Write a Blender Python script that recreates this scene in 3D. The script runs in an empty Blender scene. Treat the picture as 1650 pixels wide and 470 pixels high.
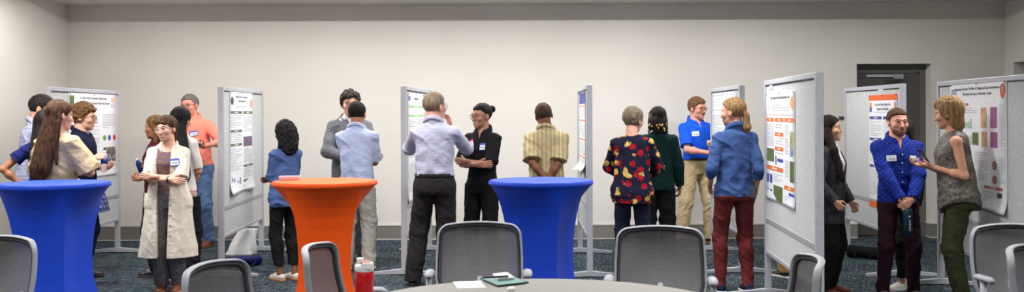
import bpy, math, random
import numpy as np
from mathutils import Vector, Matrix, Euler

# ------------------------------------------------------------------ camera, light, exposure
C = bpy.context.scene.collection
F_PX = 1604.0            # focal length in pixels of the 1650 px wide frame
CAM_H = 1.6
cam_d = bpy.data.cameras.new('camera'); cam = bpy.data.objects.new('camera', cam_d); C.objects.link(cam)
cam_d.sensor_width = 36.0; cam_d.lens = 36.0 * F_PX / 1650.0
cam_d.shift_y = -52.0 / 1650.0
cam_d.clip_end = 60
cam.location = (0, 0, CAM_H); cam.rotation_euler = (math.radians(90), math.radians(0.2), 0)
bpy.context.scene.camera = cam
vs = bpy.context.scene.view_settings
vs.view_transform = 'Standard'; vs.look = 'None'; vs.gamma = 1.0; vs.use_curve_mapping = False
vs.exposure = -0.05
w = bpy.data.worlds.new('world'); bpy.context.scene.world = w; w.use_nodes = True
w.node_tree.nodes['Background'].inputs[0].default_value = (0.9, 0.93, 1.0, 1)
w.node_tree.nodes['Background'].inputs[1].default_value = 0.2
CEIL = 3.0
def area(name, x, y, z, sx, sy, power, col=(1, .965, .92), rot=(0, 0, 0), spread=180):
    l = bpy.data.lights.new(name, 'AREA'); l.shape = 'RECTANGLE'; l.size = sx; l.size_y = sy
    l.energy = power; l.color = col; l.spread = math.radians(spread)
    o = bpy.data.objects.new(name, l); C.objects.link(o); o.location = (x, y, z); o.rotation_euler = rot
    return o
# recessed wall-wash strips in the slot in front of the back wall
for x, p in ((-4.4, 74), (-2.9, 96), (-1.35, 112), (.2, 120), (1.75, 112), (3.3, 60), (4.8, 36)):
    area('slot_lamp', x, 10.86, CEIL + .048, 1.45, .03, p * .50, (1, .985, .965))
# rows of troffers over the room
for y, ps in ((8.3, .72), (5.4, .66), (2.5, .42), (-.6, .6)):
    for x in (-4.0, -1.3, 1.4, 4.3):
        area('troffer_lamp', x, y, CEIL - .012, 1.1, .5, 84 * ps * (1.35 if x < -2 else 1.0), (1, .98, .955), spread=145)

# ------------------------------------------------------------------ helpers
def hor(px): return 183.0 - (px - 825) * .0035
def at(px, s, z=0.0):
    "a point at image column px whose scale is s pixels per metre"
    return Vector(((px - 825) / s, F_PX / s, z))
def tag(o, label=None, cat=None, group=None, kind=None):
    if label: o['label'] = label
    if cat: o['category'] = cat
    if group: o['group'] = group
    if kind: o['kind'] = kind
    return o
def link(name, me, m=None, parent=None):
    o = bpy.data.objects.new(name, me); C.objects.link(o)
    if m is not None and len(me.materials) == 0: me.materials.append(m)
    if parent is not None: o.parent = parent
    return o
def empty(name, loc, rz=0.0):
    o = bpy.data.objects.new(name, None); C.objects.link(o); o.location = loc; o.rotation_euler = (0, 0, rz)
    o.empty_display_size = .1
    return o
def copy_tree(o, parent=None):
    c = o.copy(); C.objects.link(c)
    if parent is not None: c.parent = parent
    for ch in list(o.children): copy_tree(ch, c)
    return c
class MB:
    def __init__(s): s.v = []; s.f = []; s.mi = []; s.cur = 0
    def add(s, vs_, fs):
        b = len(s.v); s.v += [tuple(p) for p in vs_]
        for f in fs: s.f.append(tuple(b + i for i in f)); s.mi.append(s.cur)
        return s
    def box(s, x0, x1, y0, y1, z0, z1):
        return s.add([(x0,y0,z0),(x1,y0,z0),(x1,y1,z0),(x0,y1,z0),(x0,y0,z1),(x1,y0,z1),(x1,y1,z1),(x0,y1,z1)],
                     [(3,2,1,0),(4,5,6,7),(0,1,5,4),(1,2,6,5),(2,3,7,6),(3,0,4,7)])
    def tube(s, pts, r, n=10, closed=False, flat=1.0, up=Vector((0,0,1))):
        pts = [Vector(p) for p in pts]; N = len(pts); rs = r if isinstance(r, (list, tuple)) else [r] * N
        vv = []; ff = []
        for i, p in enumerate(pts):
            a = pts[(i - 1) % N] if (closed or i > 0) else p; b = pts[(i + 1) % N] if (closed or i < N - 1) else p
            t = (b - a).normalized()
            u = up if abs(t.dot(up)) < .95 else Vector((1, 0, 0)) if abs(t.x) < .9 else Vector((0, 1, 0))
            e1 = t.cross(u).normalized(); e2 = e1.cross(t).normalized()
            for k in range(n):
                th = 2 * math.pi * k / n
                vv.append(p + e1 * math.cos(th) * rs[i] + e2 * math.sin(th) * rs[i] * flat)
        M = N if closed else N - 1
        for i in range(M):
            j = (i + 1) % N
            for k in range(n):
                l = (k + 1) % n
                ff.append((i*n+k, i*n+l, j*n+l, j*n+k))
        if not closed:
            ff.append(tuple(range(n))[::-1]); ff.append(tuple((N-1)*n + k for k in range(n)))
        return s.add(vv, ff)
    def lathe(s, prof, c=(0,0,0), n=32):
        vv = []; ff = []
        for r, z in prof:
            for k in range(n):
                th = 2*math.pi*k/n; vv.append((c[0]+r*math.cos(th), c[1]+r*math.sin(th), c[2]+z))
        for i in range(len(prof)-1):
            for k in range(n):
                l = (k+1) % n; ff.append((i*n+k, i*n+l, (i+1)*n+l, (i+1)*n+k))
        ff.append(tuple(range(n))[::-1]); ff.append(tuple((len(prof)-1)*n+k for k in range(n)))
        return s.add(vv, ff)
    def grid(s, fn, nu, nv):
        vv = [fn(i/nu, j/nv) for j in range(nv+1) for i in range(nu+1)]
        ff = [(j*(nu+1)+i, j*(nu+1)+i+1, (j+1)*(nu+1)+i+1, (j+1)*(nu+1)+i) for j in range(nv) for i in range(nu)]
        return s.add(vv, ff)
    def build(s, name, m, parent=None, smooth=False, bevel=0, solid=0):
        me = bpy.data.meshes.new(name); me.from_pydata(s.v, [], s.f)
        for mm in (m if isinstance(m, (list, tuple)) else [m]): me.materials.append(mm)
        if max(s.mi, default=0) > 0: me.polygons.foreach_set('material_index', s.mi)
        me.polygons.foreach_set('use_smooth', [smooth] * len(me.polygons)); me.update()
        o = link(name, me, None, parent)
        if solid:
            q = o.modifiers.new('t', 'SOLIDIFY'); q.thickness = solid
        if bevel:
            q = o.modifiers.new('b', 'BEVEL'); q.width = bevel; q.segments = 2; q.limit_method = 'ANGLE'
        return o

# ------------------------------------------------------------------ materials
def srgb(c):
    return tuple(((v/255.0)/12.92 if v/255.0 <= .04045 else ((v/255.0+.055)/1.055)**2.4) for v in c)
def rgba(c): return (*srgb(c), 1)
class NT:
    def __init__(s, name, rough=.8, metal=0.0, spec=.3):
        s.m = bpy.data.materials.new(name); s.m.use_nodes = True; s.t = s.m.node_tree; s.n = s.t.nodes; s.l = s.t.links
        s.b = s.n['Principled BSDF']; s.b.inputs['Roughness'].default_value = rough; s.b.inputs['Metallic'].default_value = metal
        s.b.inputs['Specular IOR Level'].default_value = spec
        s.tc = s.n.new('ShaderNodeTexCoord').outputs['Object']
    def map(s, scale=(1,1,1), rot=(0,0,0), src=None):
        q = s.n.new('ShaderNodeMapping'); q.inputs['Scale'].default_value = scale; q.inputs['Rotation'].default_value = rot
        s.l.new(src or s.tc, q.inputs['Vector']); return q.outputs[0]
    def noise(s, scale, vec=None, detail=3, dist=0.0, col=False):
        q = s.n.new('ShaderNodeTexNoise'); q.inputs['Scale'].default_value = scale; q.inputs['Detail'].default_value = detail
        q.inputs['Distortion'].default_value = dist; s.l.new(vec or s.tc, q.inputs['Vector']); return q.outputs['Color' if col else 'Fac']
    def ramp(s, fac, stops, const=False):
        q = s.n.new('ShaderNodeValToRGB'); e = q.color_ramp.elements
        if const: q.color_ramp.interpolation = 'CONSTANT'
        while len(e) < len(stops): e.new(.5)
        for k, (p, c) in enumerate(stops): e[k].position = p; e[k].color = rgba(c) if len(c) == 3 else c
        s.l.new(fac, q.inputs[0]); return q.outputs[0]
    def mix(s, fac, a, b):
        q = s.n.new('ShaderNodeMix'); q.data_type = 'RGBA'
        if isinstance(fac, float): q.inputs[0].default_value = fac
        else: s.l.new(fac, q.inputs[0])
        for i, c in ((6, a), (7, b)):
            if isinstance(c, tuple): q.inputs[i].default_value = rgba(c)
            else: s.l.new(c, q.inputs[i])
        return q.outputs[2]
    def math(s, op, a, b=None, c=None):
        q = s.n.new('ShaderNodeMath'); q.operation = op
        for i, x in enumerate((a, b, c)):
            if x is None: continue
            if isinstance(x, (int, float)): q.inputs[i].default_value = x
            else: s.l.new(x, q.inputs[i])
        return q.outputs[0]
    def sep(s, vec=None):
        q = s.n.new('ShaderNodeSeparateXYZ'); s.l.new(vec or s.tc, q.inputs[0]); return q.outputs
    def col(s, c):
        if isinstance(c, tuple): s.b.inputs['Base Color'].default_value = rgba(c)
        else: s.l.new(c, s.b.inputs['Base Color'])
        return s
    def bump(s, h, strength=.3, dist=.002):
        q = s.n.new('ShaderNodeBump'); q.inputs['Strength'].default_value = strength; q.inputs['Distance'].default_value = dist
        s.l.new(h, q.inputs['Height']); s.l.new(q.outputs[0], s.b.inputs['Normal']); return s
def wrinkle(t):
    v = t.map((1, 1, 1.9), (.5, .35, 0)); return t.math('ADD', t.noise(9, v, 3, 1.2), t.math('MULTIPLY', t.noise(300), .06))
def fabric(name, c, var=.10, rough=.9, scale=60):
    t = NT(name, rough, spec=.15); d = tuple(v*(1-var) for v in c); l = tuple(min(255, v*(1+var)) for v in c)
    n = t.noise(scale, detail=4); t.col(t.ramp(n, [(.3, d), (.7, l)])); t.bump(wrinkle(t), .55, .012); return t.m
def plain(name, c, rough=.5, metal=0.0, spec=.4, coat=0):
    t = NT(name, rough, metal, spec); n = t.noise(30, detail=3)
    t.col(t.ramp(n, [(.3, tuple(v*.97 for v in c)), (.7, tuple(min(255, v*1.03) for v in c))])); return t.m
def denim(name, c, hi=None):
    t = NT(name, .9, spec=.15); hi = hi or tuple(min(255, v*1.35+12) for v in c)
    a = t.noise(14, t.map((1, 1, .5)), 5); b = t.noise(260, t.map((1, 1, .3)), 2)
    t.col(t.mix(t.math('MULTIPLY', a, b), tuple(v*.82 for v in c), hi)); t.bump(wrinkle(t), .6, .012); return t.m
def stripes(name, base, bars, freq, axis=2, frac=.45, warp=0.0):
    "thin woven stripes: bars = list of colours cycled"
    t = NT(name, .9, spec=.15); x = t.sep()[axis]
    if warp: x = t.math('ADD', x, t.math('MULTIPLY', t.noise(5), warp))
    k = len(bars); f = t.math('FRACT', t.math('MULTIPLY', x, freq / k))
    stops = []
    for i, b in enumerate(bars): stops += [(i / k, b), ((i + frac) / k, base)]
    t.col(t.ramp(f, stops, True)); t.bump(wrinkle(t), .5, .012); return t.m
def plaid(name, base, c1, c2, freq):
    t = NT(name, .9, spec=.15); x, y, z = t.sep(); h = t.math('ADD', x, y)
    fx = t.math('FRACT', t.math('MULTIPLY', h, freq)); fz = t.math('FRACT', t.math('MULTIPLY', z, freq))
    a = t.math('LESS_THAN', fx, .4); b = t.math('LESS_THAN', fz, .4)
    q = t.mix(t.math('MULTIPLY', a, .7), base, c1); t.col(t.mix(t.math('MULTIPLY', b, .6), q, c2)); return t.m
def hairmat(name, dark, light, curly=False):
    t = NT(name, .68, spec=.14)
    n = t.noise(70 if curly else 90, t.map((1, 1, 1) if curly else (1, 1, .08)), 4, .4)
    t.col(t.ramp(n, [(.32, dark), (.68, light)])); t.bump(n, .6, .004); return t.m
def skin(name, c):
    t = NT(name, .55, spec=.3); n = t.noise(16, detail=3)
    t.col(t.ramp(n, [(.3, (c[0]*.95, c[1]*.9, c[2]*.88)), (.7, c)])); return t.m
M = {}
M['silver'] = plain('board_metal', (182, 184, 192), .45, .2)
M['silver_dark'] = plain('dark_metal_groove_shade', (60, 60, 64), .6)  # dark fittings, and the painted shade in the boards' top channel
M['mid'] = plain('board_rail', (158, 159, 163), .55, .1)
t = NT('board_fabric', .95, spec=.1); n = t.noise(170, detail=4); t.col(t.ramp(n, [(.38, (176, 178, 179)), (.62, (207, 209, 209))])); t.bump(n, .3, .002); M['panel'] = t.m
t = NT('wall_paint', .85, spec=.15); n = t.noise(130, detail=4); n2 = t.noise(1.2); t.col(t.ramp(n2, [(.3, (211, 207, 200)), (.7, (217, 213, 207))])); t.bump(n, .10, .002); M['wall'] = t.m
t = NT('ceiling_tile', .9, spec=.1); n = t.noise(200); t.col(t.ramp(n, [(.3, (200, 197, 190)), (.7, (214, 211, 205))])); M['ceil'] = t.m
t = NT('baseboard_rubber', .6, spec=.3); n = t.noise(260, detail=3); t.col(t.ramp(n, [(.35, (108, 106, 102)), (.65, (132, 129, 124))])); M['base'] = t.m
M['trimlight'] = plain('pale_trim', (190, 186, 176), .7)
M['door'] = plain('door_grey', (84, 82, 80), .5)
M['doorframe'] = plain('frame_grey', (98, 96, 93), .5)
# carpet: woven dashes over blue-green and charcoal clouds
t = NT('carpet', 1.0, spec=.05)
cloud = t.noise(1.5, t.map((1, 1.8, 1)), 3)
base = t.ramp(cloud, [(.34, (36, 40, 50)), (.46, (50, 56, 66)), (.56, (48, 63, 66)), (.68, (68, 70, 74))])
def streak(scale, sx, sy, deg):
    r_ = t.map((1, 1, 1), (0, 0, math.radians(deg))); return t.noise(scale, t.map((sx, sy, 1), src=r_), 3)
d1 = streak(8, 9, .8, 11); d2 = streak(8, 9, .8, -13)
s1 = t.ramp(d1, [(.53, (0, 0, 0)), (.62, (255, 255, 255))]); s2 = t.ramp(d2, [(.55, (0, 0, 0)), (.64, (255, 255, 255))])
c_ = t.mix(t.math('MULTIPLY', s1, .7), base, (112, 119, 124)); c_ = t.mix(t.math('MULTIPLY', s2, .6), c_, (82, 96, 94))
d3 = streak(3, 1.2, 9, 4); s3 = t.ramp(d3, [(.54, (0, 0, 0)), (.62, (255, 255, 255))])
t.col(t.mix(t.math('MULTIPLY', s3, .6), c_, (20, 24, 34))); t.bump(t.noise(500), .5, .003); M['carpet'] = t.m

# ------------------------------------------------------------------ the room
XL, XR, YB, YF = -5.67, 6.29, 12.7, -3.0
def struct(name, mb, m, **k):
    o = mb.build(name, m, **k); o['kind'] = 'structure'; return o
struct('floor', MB().box(XL-.2, XR+.2, YF-.2, YB+1.2, -.1, 0), M['carpet'])
cl = MB()
cl.box(XL-.2, XR+.2, YF-.2, 10.6, CEIL, CEIL+.12); cl.box(XL-.2, XR+.2, 11.2, YB+1.2, CEIL, CEIL+.12)
cl.box(XL-.2, -5.2, 10.6, 11.2, CEIL, CEIL+.12); cl.box(5.7, XR+.2, 10.6, 11.2, CEIL, CEIL+.12); cl.box(-5.2, 5.7, 10.6, 11.2, CEIL+.1, CEIL+.14)
struct('ceiling', cl, M['ceil'])
struct('wall_left', MB().box(XL-.15, XL, YF, YB+.2, 0, CEIL), M['wall'])
DX0, DX1, DH = 4.40, 5.35, 2.22
wb = MB(); wb.box(XL, DX0, YB, YB+.25, 0, CEIL); wb.box(DX1, XR, YB, YB+.25, 0, CEIL); wb.box(DX0, DX1, YB, YB+.25, DH, CEIL)
struct('wall_back', wb, M['wall'])
RY0, RY1 = 11.2, 12.48
wr_ = MB(); wr_.box(XR, XR+.25, RY1, YB+.2, 0, CEIL); wr_.box(XR, XR+.25, YF, RY0, 0, CEIL); wr_.box(XR, XR+.25, RY0, RY1, DH, CEIL)
struct('wall_right', wr_, M['wall'])
struct('wall_front', MB().box(XL, XR, YF-.15, YF, 0, CEIL), M['wall'])
def door(name, W_, label_handle=True):
    "a hollow metal door leaf in its frame, local x along the wall, -y towards the room"
    r = empty(name, (0, 0, 0)); r['kind'] = 'structure'
    f = MB(); fw = .07
    f.box(0, fw, -.03, .06, 0, DH); f.box(W_-fw, W_, -.03, .06, 0, DH); f.box(fw, W_-fw, -.03, .06, DH-.10, DH)
    f.box(fw, fw+.02, .0, .06, 0, DH-.10); f.box(W_-fw-.02, W_-fw, .0, .06, 0, DH-.10)
    f.build('door_frame', M['doorframe'], r, bevel=.004)
    MB().box(fw+.022, W_-fw-.022, .01, .055, .01, DH-.105).build('door_leaf', M['door'], r, bevel=.003)
    c = MB(); c.box(W_-fw-.34, W_-fw-.22, -.05, .012, DH-.19, DH-.125); c.build('door_closer', M['mid'], r, bevel=.006)
    a = MB(); a.box(fw+.12, W_-fw-.30, -.02, .008, DH-.165, DH-.13); a.build('closer_track', M['silver'], r, bevel=.004)
    a = MB().tube([(W_-fw-.28, -.045, DH-.2), (fw+.34, -.055, DH-.215)], .010); a.build('closer_arm', M['silver_dark'], r)
    h = MB().tube([(W_-fw-.09, .01, 1.02), (W_-fw-.09, -.045, 1.02), (W_-fw-.2, -.045, 1.02)], .010); h.build('door_handle', M['silver'], r, True)
    return r
d = door('door_1', DX1-DX0); d.location = (DX0, YB+.20, 0)
d = door('door_2', RY1-RY0); d.location = (XR+.20, RY1, 0); d.rotation_euler = (0, 0, -math.pi/2)
def baseboard(name, x0, y0, x1, y1, nx, ny):
    b = MB()
    v = Vector((x1-x0, y1-y0, 0)); n_ = Vector((nx, ny, 0))
    def slab(z0, z1, th):
        p = [Vector((x0, y0, 0)), Vector((x1, y1, 0))]; q = [a + n_*th for a in p]
        vs_ = [(a.x, a.y, z) for z in (z0, z1) for a in (p[0], p[1], q[1], q[0])]
        b.add(vs_, [(0,1,2,3),(7,6,5,4),(0,4,5,1),(1,5,6,2),(2,6,7,3),(3,7,4,0)])
    slab(.012, .175, .014); b.cur = 1; slab(.175, .192, .020); slab(0, .012, .022); b.cur = 0
    o = b.build(name, [M['base'], M['trimlight']]); o['kind'] = 'structure'; return o
baseboard('baseboard_back', XL, YB-.001, DX0, YB-.001, 0, -1)
baseboard('baseboard_back_right', DX1, YB-.001, XR, YB-.001, 0, -1)
baseboard('baseboard_reveal', DX1-.001, YB-.02, DX1-.001, YB+.16, -1, 0)
baseboard('baseboard_left', XL+.001, YF, XL+.001, YB, 1, 0)
baseboard('baseboard_right', XR-.001, YF, XR-.001, RY0, -1, 0)
sw = empty('wall_plate', at(1358, 126.5, 1.53)); sw.location.y = YB
tag(sw, 'small dark grey sign plate on the back wall left of the recessed door', 'sign')
MB().box(-.045, .045, -.012, 0, -.022, .022).build('plate', M['door'], sw, bevel=.003)
MB().box(-.04, .04, -.016, -.012, -.006, .006).build('rail', M['silver_dark'], sw)

# ------------------------------------------------------------------ poster boards
BOARD_H = 1.88
def board(nx_, ns, fx_, fs, label):
    "board seen edge-on-ish: nearest edge at column nx_ (scale ns), far edge at fx_ (scale fs)"
    n_, f_ = at(nx_, ns), at(fx_, fs)
    c = (n_ + f_) / 2; W_ = (n_ - f_).length
    left_is_near = nx_ < fx_
    a, b = (n_, f_) if left_is_near else (f_, n_)
    dv = (b - a).normalized(); ang = math.atan2(dv.y, dv.x)
    r = empty('poster_board', c, ang); r['W'] = W_
    tag(r, label, 'poster board', 'grey fabric poster boards on feet')
    h = W_/2
    for s in (-1, 1):
        x0, x1 = sorted((s*h, s*(h-.045)))
        MB().box(x0, x1, -.028, .028, .04, BOARD_H).build('post', M['silver'], r, bevel=.005)
        ft = MB(); xc = s*(h-.022)
        for q in (-1, 1):
            ft.add([(xc-.03, 0, .012), (xc+.03, 0, .012), (xc+.02, q*.36, .0), (xc-.02, q*.36, .0),
                    (xc-.03, 0, .062), (xc+.03, 0, .062), (xc+.02, q*.36, .022), (xc-.02, q*.36, .022)],
                   [(3,2,1,0),(4,5,6,7),(0,1,5,4),(1,2,6,5),(2,3,7,6),(3,0,4,7)] if q > 0 else [(0,1,2,3),(7,6,5,4),(4,5,1,0),(5,6,2,1),(6,7,3,2),(7,4,0,3)])
        fo = ft.build('foot', M['silver'], r)
        bl = MB(); bl.lathe([(.012, 0), (.012, .05), (.008, .056)], (xc, 0, .06), 12); bl.build('bolt', M['silver_dark'], fo)
    MB().box(-h+.045, h-.045, -.026, .026, BOARD_H-.04, BOARD_H).build('top_rail', M['silver'], r, bevel=.004)
    MB().box(-h+.045, h-.045, -.022, .022, .37, .405).build('bottom_rail', M['silver'], r, bevel=.004)
    MB().box(-h+.045, h-.045, -.020, .020, .645, .685).build('middle_rail', M['mid'], r, bevel=.003)
    MB().box(-h+.045, h-.045, -.0165, .0165, BOARD_H-.052, BOARD_H-.04).build('groove_shade', M['silver_dark'], r)  # dark strip stands in for the shadow gap between top rail and panel
    MB().box(-h+.045, h-.045, -.015, .015, .685, BOARD_H-.052).build('panel', M['panel'], r)
    MB().box(-h+.045, h-.045, -.015, .015, .405, .645).build('panel', M['panel'], r)
    return r
def on_board(b, px, py):
    "local (x, z) on the board's face seen at pixel px, py"
    a = b.rotation_euler.z; d = Vector((math.cos(a), math.sin(a))); c = Vector((b.location.x, b.location.y))
    k = (px - 825) / F_PX           # X = k Y
    t_ = (k * c.y - c.x) / (d.x - k * d.y)
    Y = c.y + t_ * d.y
    return t_, CAM_H + (hor(px) - py) * Y / F_PX
B = []
for a in ((75, 165, 190, 138, 'large grey poster board at far left behind the chatting group'),
          (355, 163, 421, 137, 'grey poster board standing beside the man in salmon shirt'),
          (650, 162, 692, 137, 'narrow-looking grey poster board behind the man raising his hands'),
          (950, 165, 934, 140, 'grey poster board seen almost edge-on right of the blue table'),
          (1196, 161, 1148, 138, 'grey poster board behind the blonde woman in denim shirt'),
          (1321, 234, 1236, 183, 'tall near grey poster board with orange-headed poster'),
          (1456, 165, 1364, 139, 'grey poster board in front of the recessed door'),
          (1660, 218, 1514, 173, 'widest grey poster board at the right edge behind the woman in sleeveless top')):
    B.append(board(*a))
M['paper'] = plain('poster_paper', (232, 234, 238), .55, spec=.3)
M['ink'] = plain('poster_text_ink', (168, 170, 176), .7)
M['inkdark'] = plain('poster_title_ink', (92, 94, 104), .7)
def flatc(c): 
    k = 'print_%d_%d_%d' % c
    if k not in M: M[k] = plain(k, c, .6)
    return M[k]
def photo_mat(name, cols, scale=14):
    t = NT(name, .5); n = t.noise(scale, detail=5, dist=.6)
    t.col(t.ramp(n, [(.28 + .44*i/(len(cols)-1), c) for i, c in enumerate(cols)])); return t.m
M['ph_crop'] = photo_mat('print_crop_rows', [(40, 60, 36), (110, 140, 60), (70, 60, 50), (150, 150, 120)], 60)
M['ph_sky'] = photo_mat('print_field', [(60, 90, 170), (120, 150, 200), (190, 180, 110), (70, 110, 50)], 12)
M['ph_map'] = photo_mat('print_map', [(60, 170, 90), (90, 60, 120), (200, 100, 70)], 30)
M['ph_xray'] = photo_mat('print_scan', [(30, 26, 28), (90, 84, 84), (200, 190, 180)], 22)
M['ph_heat'] = photo_mat('print_heat', [(150, 60, 130), (220, 180, 130), (60, 70, 60)], 25)
M['ph_heat2'] = photo_mat('print_heat_violet', [(120, 40, 110), (170, 90, 160), (90, 130, 60)], 40)
def text_mesh(body, size, name, m, parent, x, z, y, align='CENTER', rz=0):
    c = bpy.data.curves.new(name, 'FONT'); c.body = body; c.size = size; c.align_x = align; c.align_y = 'CENTER'; c.extrude = .0004
    o = bpy.data.objects.new(name, c); C.objects.link(o)
    bpy.context.view_layer.update()
    me = bpy.data.meshes.new_from_object(o.evaluated_get(bpy.context.evaluated_depsgraph_get()))
    bpy.data.objects.remove(o)
    q = link(name, me, m, parent); me.materials.clear(); me.materials.append(m)
    q.location = (x, y, z); q.rotation_euler = (math.pi/2, rz, 0); return q
def poster(b, x0, y0, x1, zbot, items, label, curl=.0, title=None, tsz=.03):
    "sheet pinned on board b: left top corner at pixel (x0,y0), right edge at pixel x1, bottom at height zbot"
    u0, z0 = on_board(b, x0, y0); u1, _ = on_board(b, x1, y0)
    Wp, Hp = u1-u0, z0-zbot
    r = empty('research_poster', (0, 0, 0)); a = b.rotation_euler.z
    m4 = Matrix.Translation(b.location) @ Matrix.Rotation(a, 4, 'Z') @ Matrix.Translation((u0, -.018, z0))
    r.location = m4.to_translation(); r.rotation_euler = (0, 0, a)
    tag(r, label, 'poster', 'research posters pinned on the boards')
    def yy(u, v): return -curl * (max(0, v-.86)/.14)**2 * (.55 + .45*math.cos(6*u))
    sh = MB().grid(lambda i, j: (i*Wp, yy(i, j), -j*Hp), 8, 40); sh.build('sheet', M['paper'], r, True, solid=.0012)
    def quad(mb, a0, b0, a1, b1, y):
        mb.add([(a0*Wp, y+yy(.5, b1), -b1*Hp), (a1*Wp, y+yy(.5, b1), -b1*Hp), (a1*Wp, y+yy(.5, b0), -b0*Hp), (a0*Wp, y+yy(.5, b0), -b0*Hp)], [(0, 1, 2, 3)])
    rnd = random.Random(label)
    for it in items:
        k, a0, b0, a1, b1 = it[:5]
        mb = MB()
        if k == 'T':
            n_ = max(1, int((b1-b0)*Hp/.017)); 
            for i in range(n_):
                yv = b0+(b1-b0)*(i+.25)/n_; e = a1 if rnd.random() > .25 else a0+(a1-a0)*rnd.uniform(.4, .95)
                quad(mb, a0, yv, e, yv+.0055/Hp, -.0022)
            mb.build('text_block', M['ink'], r)
        elif k == 'H':
            quad(mb, a0, b0, a1, b1, -.002); h = mb.build('section_header', flatc(it[5]), r)
            m2 = MB(); am = (a0+a1)/2; wv = (a1-a0)*.16; quad(m2, am-wv, b0+(b1-b0)*.35, am+wv, b0+(b1-b0)*.65, -.0026); m2.build('heading_text', M['paper'], h)
        elif k == 'L':
            quad(mb, a0, b0, a1, b1, -.002); mb.build('logo', flatc(it[5]), r)
        elif k == 'O':
            n_ = 20; mb.add([((a0+a1)/2*Wp + (a1-a0)/2*Wp*math.cos(6.2832*i/n_), -.002, -((b0+b1)/2*Hp) + (b1-b0)/2*Hp*math.sin(6.2832*i/n_)) for i in range(n_)], [tuple(range(n_))])
            mb.build('emblem', flatc(it[5]), r)
        elif k == 'P':
            quad(mb, a0, b0, a1, b1, -.002); mb.build('picture', M[it[5]], r)
        elif k == 'C':
            nb = 5
            for i in range(nb):
                hh = rnd.uniform(.2, .95)*(b1-b0); ww = (a1-a0)/nb
                quad(mb, a0+ww*i, b1-hh, a0+ww*(i+.6), b1, -.002)
            mb.build('chart', flatc(it[5]), r)
        elif k == 'R':
            for (p, q_, s_, t_) in ((a0, b0, a1, b0+.004), (a0, b1-.004, a1, b1), (a0, b0, a0+.006, b1), (a1-.006, b0, a1, b1)): quad(mb, p, q_, s_, t_, -.0021)
            mb.build('outline', flatc(it[5]), r)
    if title:
        for i, ln in enumerate(title):
            text_mesh(ln, tsz, 'title_text', M['inkdark'], r, Wp*.5, -.035*Hp - i*tsz*1.35 - tsz*.4, -.0025)
    for u in (.03, .5, .97):
        p = MB().lathe([(.004, 0), (.006, .004), (.005, .009)], n=10); o = p.build('push_pin', M['silver_dark'], r); o.location = (u*Wp, -.001, -.012); o.rotation_euler = (math.pi/2, 0, 0)
    return r
OR, BL, OL, BR = (222, 110, 40), (62, 66, 140), (96, 100, 78), (176, 100, 84)
poster(B[0], 107, 149, 185, .92, [('L', .02, .03, .11, .17, (110, 130, 80)), ('O', .03, .05, .10, .13, (226, 190, 170)), ('T', .12, .26, .6, .36), ('T', .08, .38, .62, .5), ('T', .08, .52, .62, .64), ('T', .08, .68, .62, .95),
    ('L', .88, .04, .95, .10, (236, 190, 150)), ('L', .87, .12, .97, .16, (190, 190, 215)), ('T', .68, .24, .97, .42), ('O', .69, .50, .76, .57, (90, 160, 60)), ('O', .80, .50, .87, .57, (60, 80, 190)), ('O', .91, .50, .98, .57, (200, 50, 50)),
    ('P', .70, .65, .97, .83, 'ph_xray'), ('T', .70, .85, .97, .95)], 'white poster with three coloured dots and a small animal photo, at far left', .01,
    ["In a Day's Work: Community Collaborations", 'Downtown Student Pop Payments Using Voice Decoder', 'Response'], .040)
poster(B[1], 367, 147, 405, .78, [('O', .04, .05, .16, .13, (70, 60, 90)), ('O', .86, .06, .97, .16, (220, 150, 130)), ('T', .2, .14, .8, .17), ('H', .03, .19, .5, .215, OL), ('H', .55, .19, .97, .215, OL), ('T', .03, .225, .5, .36), ('H', .03, .375, .5, .40, OL), ('T', .03, .41, .5, .50),
    ('H', .03, .51, .5, .535, OL), ('T', .03, .55, .5, .78), ('T', .56, .23, .95, .40), ('P', .56, .45, .95, .55, 'ph_map'), ('T', .56, .57, .96, .72), ('H', .56, .735, .97, .76, OL), ('T', .56, .77, .96, .87), ('H', .56, .885, .97, .91, OL), ('H', .56, .94, .97, .965, OL), ('C', .08, .83, .48, .92, (110, 120, 160))],
    'tall white poster with dark olive section bars and purple-green map', .035, ['Phosphorus and Cover Crop Interactions', 'across Coastal Farm Soils'], .032)
poster(B[2], 654, 149, 680, .70, [('L', .04, .03, .16, .07, (110, 110, 170)), ('H', .02, .115, .98, .135, (150, 205, 130)), ('H', .02, .20, .98, .22, (150, 205, 130)), ('T', .05, .24, .45, .6), ('T', .55, .24, .95, .45), ('C', .55, .5, .95, .6, (150, 180, 150)), ('T', .05, .65, .95, .95)],
    'white poster with pale green bars beside the man raising his hands', .01, ['Habitat Quality'], .04)
poster(B[3], 936.5, 151, 946, .98, [('L', .0, .0, 1, .14, (66, 72, 150)), ('H', .05, .16, .95, .18, OR), ('T', .05, .2, .95, .32), ('H', .05, .34, .95, .36, OR), ('T', .05, .38, .95, .55), ('H', .05, .58, .95, .6, OR), ('T', .05, .62, .95, .78), ('H', .05, .8, .95, .82, OR), ('T', .05, .84, .95, .97)],
    'steeply angled white poster with purple title and curled bottom corner', .09)
poster(B[4], 1149.5, 151, 1190, .62, [('R', .03, .02, .55, .16, BL), ('R', .62, .02, .97, .16, (120, 130, 190)), ('T', .08, .05, .5, .13), ('T', .66, .05, .94, .13), ('T', .05, .2, .48, .45), ('T', .55, .2, .95, .35), ('C', .2, .5, .8, .66, (90, 90, 100)), ('T', .05, .7, .95, .95)],
    'white poster with blue outlined title boxes behind the blonde woman')
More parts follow.
